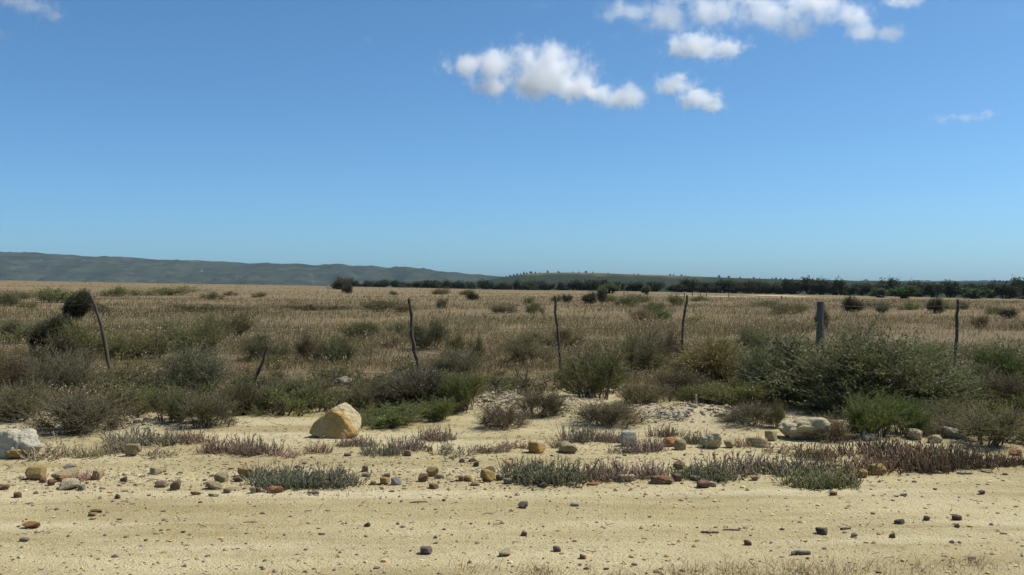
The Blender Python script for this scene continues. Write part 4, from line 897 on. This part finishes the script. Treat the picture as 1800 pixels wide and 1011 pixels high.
# dry grass tufts along the near edge of the road
ac = Acc()
tx, ty, th = [], [], []
for px, py, k in [(840, 1004, 60), (870, 1002, 40), (930, 1010, 60), (960, 1008, 120), (985, 1012, 90), (1110, 1012, 50), (1150, 1008, 60), (1195, 1012, 90), (1215, 1006, 90), (1250, 1010, 120), (1290, 1006, 120), (1330, 1010, 120), (1370, 1005, 90), (1410, 1008, 110), (1440, 1006, 120), (1480, 1004, 50), (1520, 1003, 90), (1560, 1000, 90), (1600, 1004, 70), (1650, 1000, 60), (1690, 998, 90), (1735, 995, 80), (1780, 998, 60), (1060, 1016, 110), (1130, 1020, 80), (1330, 1022, 200), (1480, 1022, 150), (1620, 1022, 120)]:
    k = int(k * rng.uniform(.15, 1.2)); g = ground(px + rng.uniform(-18, 18), py); tx.append(g.x + rng.normal(0, rng.uniform(.03, .10), k)); ty.append(g.y + rng.normal(0, .06, k)); th.append(rng.uniform(.02, .085, k))
x = np.concatenate(tx); y = np.concatenate(ty); h = np.concatenate(th); n = len(x)
blades(x, y, h, np.full(n, .0032), np.array([.34, .26, .14]) * rng.uniform(.5, 1.25, (n, 1)), .1, None, None, 2.2)
g = ground(1497, 1000); blades(np.array([g.x]), np.array([g.y]), np.array([.24]), np.array([.003]), np.array([[.25, .19, .11]]), .05, 1)
tag(link('dry_grass', ac.mesh('dry_grass', M_GRASS), color=(1, 1, 1)), 'straw-coloured grass tufts along the near edge of the road', 'grass', kind='stuff')
# ------------------------------------------------------------------ clouds (real volumes, far above the haze)
M_CLOUD = bpy.data.materials.new('cloud_vapour'); M_CLOUD.use_nodes = True
t = M_CLOUD.node_tree; t.nodes.clear(); out = t.nodes.new('ShaderNodeOutputMaterial'); pv = t.nodes.new('ShaderNodeVolumePrincipled')
pv.inputs['Color'].default_value = (.998, .998, .999, 1); pv.inputs['Density'].default_value = .036; pv.inputs['Anisotropy'].default_value = .6
t.links.new(pv.outputs[0], out.inputs['Volume'])
def cloud(label, blobs, seed, Rr=4200, amp=1.9, res=130, thin=1.0, fq=1.0):
    cx = sum(b[0] for b in blobs) / len(blobs); cyy = sum(b[1] for b in blobs) / len(blobs); d = ray(cx, cyy); d = d / np.linalg.norm(d)
    c0 = np.array([0, 0, CAM_H]) + d * Rr; s = Rr * d[1] / FPX * 1.0
    ng = bpy.data.node_groups.new('cloud_shape', 'GeometryNodeTree'); ng.interface.new_socket('Geometry', in_out='OUTPUT', socket_type='NodeSocketGeometry')
    N = ng.nodes; L = ng.links; pos = N.new('GeometryNodeInputPosition').outputs[0]
    wn = N.new('ShaderNodeTexNoise'); wn.inputs['Scale'].default_value = .012 * fq; wn.inputs['Detail'].default_value = 3
    sh = N.new('ShaderNodeVectorMath'); sh.operation = 'ADD'; sh.inputs[1].default_value = (seed * 517.3, seed * 91.7, 0); L.new(pos, sh.inputs[0]); L.new(sh.outputs[0], wn.inputs['Vector'])
    wp = N.new('ShaderNodeVectorMath'); wp.operation = 'MULTIPLY_ADD'; L.new(wn.outputs['Color'], wp.inputs[0]); wp.inputs[1].default_value = (60, 60, 45); L.new(pos, wp.inputs[2])
    w2 = N.new('ShaderNodeVectorMath'); w2.operation = 'ADD'; L.new(wp.outputs[0], w2.inputs[0]); w2.inputs[1].default_value = (-30, -30, -22)
    cur = None; lo = np.array([1e9] * 3); hi = -lo
    for (px, py, rx, ry) in blobs:
        c = np.array([(px - cx) * s, 0, (cyy - py) * s]); r_ = np.array([rx, min(rx, ry * 1.15), ry]) * s * 1.1
        lo = np.minimum(lo, c - r_ * 1.75); hi = np.maximum(hi, c + r_ * 1.75)
        a = N.new('ShaderNodeVectorMath'); a.operation = 'SUBTRACT'; L.new(w2.outputs[0], a.inputs[0]); a.inputs[1].default_value = c
        b = N.new('ShaderNodeVectorMath'); b.operation = 'DIVIDE'; L.new(a.outputs[0], b.inputs[0]); b.inputs[1].default_value = r_
        l = N.new('ShaderNodeVectorMath'); l.operation = 'LENGTH'; L.new(b.outputs[0], l.inputs[0])
        m = N.new('ShaderNodeMath'); m.operation = 'SUBTRACT'; m.inputs[0].default_value = 1; L.new(l.outputs['Value'], m.inputs[1])
        if cur is None: cur = m.outputs[0]
        else:
            x_ = N.new('ShaderNodeMath'); x_.operation = 'SMOOTH_MAX'; L.new(cur, x_.inputs[0]); L.new(m.outputs[0], x_.inputs[1]); x_.inputs[2].default_value = .15; cur = x_.outputs[0]
    nz = N.new('ShaderNodeTexNoise'); nz.inputs['Scale'].default_value = .0125 * fq; nz.inputs['Detail'].default_value = 9; nz.inputs['Roughness'].default_value = .78; L.new(sh.outputs[0], nz.inputs['Vector'])
    ma = N.new('ShaderNodeMath'); ma.operation = 'MULTIPLY_ADD'; L.new(nz.outputs['Fac'], ma.inputs[0]); ma.inputs[1].default_value = amp * 2; ma.inputs[2].default_value = -amp
    ad = N.new('ShaderNodeMath'); ad.operation = 'ADD'; L.new(cur, ad.inputs[0]); L.new(ma.outputs[0], ad.inputs[1])
    mr = N.new('ShaderNodeMapRange'); L.new(ad.outputs[0], mr.inputs[0]); mr.inputs[1].default_value = -.10; mr.inputs[2].default_value = .66; mr.inputs[4].default_value = thin
    pw = N.new('ShaderNodeMath'); pw.operation = 'POWER'; L.new(mr.outputs[0], pw.inputs[0]); pw.inputs[1].default_value = 2.6
    vc = N.new('GeometryNodeVolumeCube'); L.new(pw.outputs[0], vc.inputs['Density'])
    vc.inputs['Min'].default_value = lo; vc.inputs['Max'].default_value = hi
    ext = hi - lo; k = res / ext.max() * 1.6
    for nm, e in zip('XYZ', ext): vc.inputs['Resolution ' + nm].default_value = max(12, int(e * k))
    sm = N.new('GeometryNodeSetMaterial'); sm.inputs['Material'].default_value = M_CLOUD; L.new(vc.outputs[0], sm.inputs[0])
    go = N.new('NodeGroupOutput'); L.new(sm.outputs[0], go.inputs[0])
    vd = bpy.data.volumes.new('cloud'); vd.materials.append(M_CLOUD)
    o = link('cloud', vd, None, tuple(c0)); md = o.modifiers.new('shape', 'NODES'); md.node_group = ng
    return tag(o, label, 'cloud', 'small white clouds')
cloud('largest separate white cloud in mid sky with a ragged tail', [(955, 128, 85, 46), (870, 115, 55, 32), (1010, 150, 45, 30), (820, 115, 38, 24), (965, 98, 40, 26), (1050, 165, 34, 20), (1085, 174, 40, 22), (1112, 168, 34, 22), (865, 152, 34, 22)], 1, res=140)
cloud('small slanting white cloud right of the ragged tail', [(1190, 152, 40, 22), (1225, 172, 42, 20), (1255, 188, 26, 11)], 2, Rr=5400)
cloud('white cloud with a pointed end just above the slanting one', [(1225, 82, 60, 26), (1280, 85, 36, 18), (1200, 92, 34, 16)], 3, Rr=4700)
cloud('thin torn veil of cloud at the top of the sky', [(1110, 18, 60, 22), (1170, 30, 50, 30), (1250, 20, 70, 34), (1220, -8, 70, 22)], 4, Rr=3300, amp=1.9, thin=.8)
cloud('bright cloud bank cut by the top edge of the picture', [(1370, 25, 66, 36), (1440, 8, 80, 36), (1400, 52, 34, 20), (1515, 55, 46, 18), (1490, 30, 46, 24), (1590, -2, 60, 16), (1330, 0, 40, 20), (1560, 58, 30, 18)], 5, Rr=3500, res=150, thin=.85)
cloud('faint little streak of cloud alone over the plain', [(1665, 208, 32, 10), (1700, 206, 34, 10), (1735, 200, 26, 9)], 6, amp=1.6, thin=.62, fq=1.6)
cloud('white cloud in the top corner of the sky', [(60, 14, 46, 20), (90, 26, 22, 10), (30, -6, 50, 20)], 7, thin=.7)
cloud('scrap of cloud cut by the side edge of the picture', [(0, 58, 22, 14), (-22, 50, 30, 18)], 8, thin=.5)
cloud('tiny wisp alone in the deep blue sky', [(648, 72, 13, 9)], 9, thin=.25, fq=2)
cloud('faint wisp near the top side edge of the picture', [(1786, 24, 24, 11)], 10, thin=.22, fq=1.6)
cloud('thin wisp at the top edge left of the torn veil', [(955, 4, 20, 12)], 12, thin=.25, fq=2)
cloud('faint curved wisp between the two larger clouds', [(1085, 64, 16, 14)], 11, thin=.22, fq=2)
# ------------------------------------------------------------------ haze
hm = bpy.data.materials.new('haze_air'); hm.use_nodes = True; t = hm.node_tree; t.nodes.clear()
out = t.nodes.new('ShaderNodeOutputMaterial'); pv = t.nodes.new('ShaderNodeVolumePrincipled'); t.links.new(pv.outputs[0], out.inputs['Volume'])
pv.inputs['Color'].default_value = (.55, .80, 1.0, 1); pv.inputs['Density'].default_value = 3.4e-5; pv.inputs['Anisotropy'].default_value = .1
me = bpy.data.meshes.new('haze'); bm = bmesh.new(); bmesh.ops.create_cube(bm, size=1)
for v in bm.verts: v.co = Vector((v.co.x * 19000, -50 + (v.co.y + .5) * 9600, -330 + (v.co.z + .5) * 730))
bm.to_mesh(me); bm.free(); me.materials.append(hm)
tag(link('haze', me), 'pale blue air over the plain and hills', 'haze', kind='stuff')
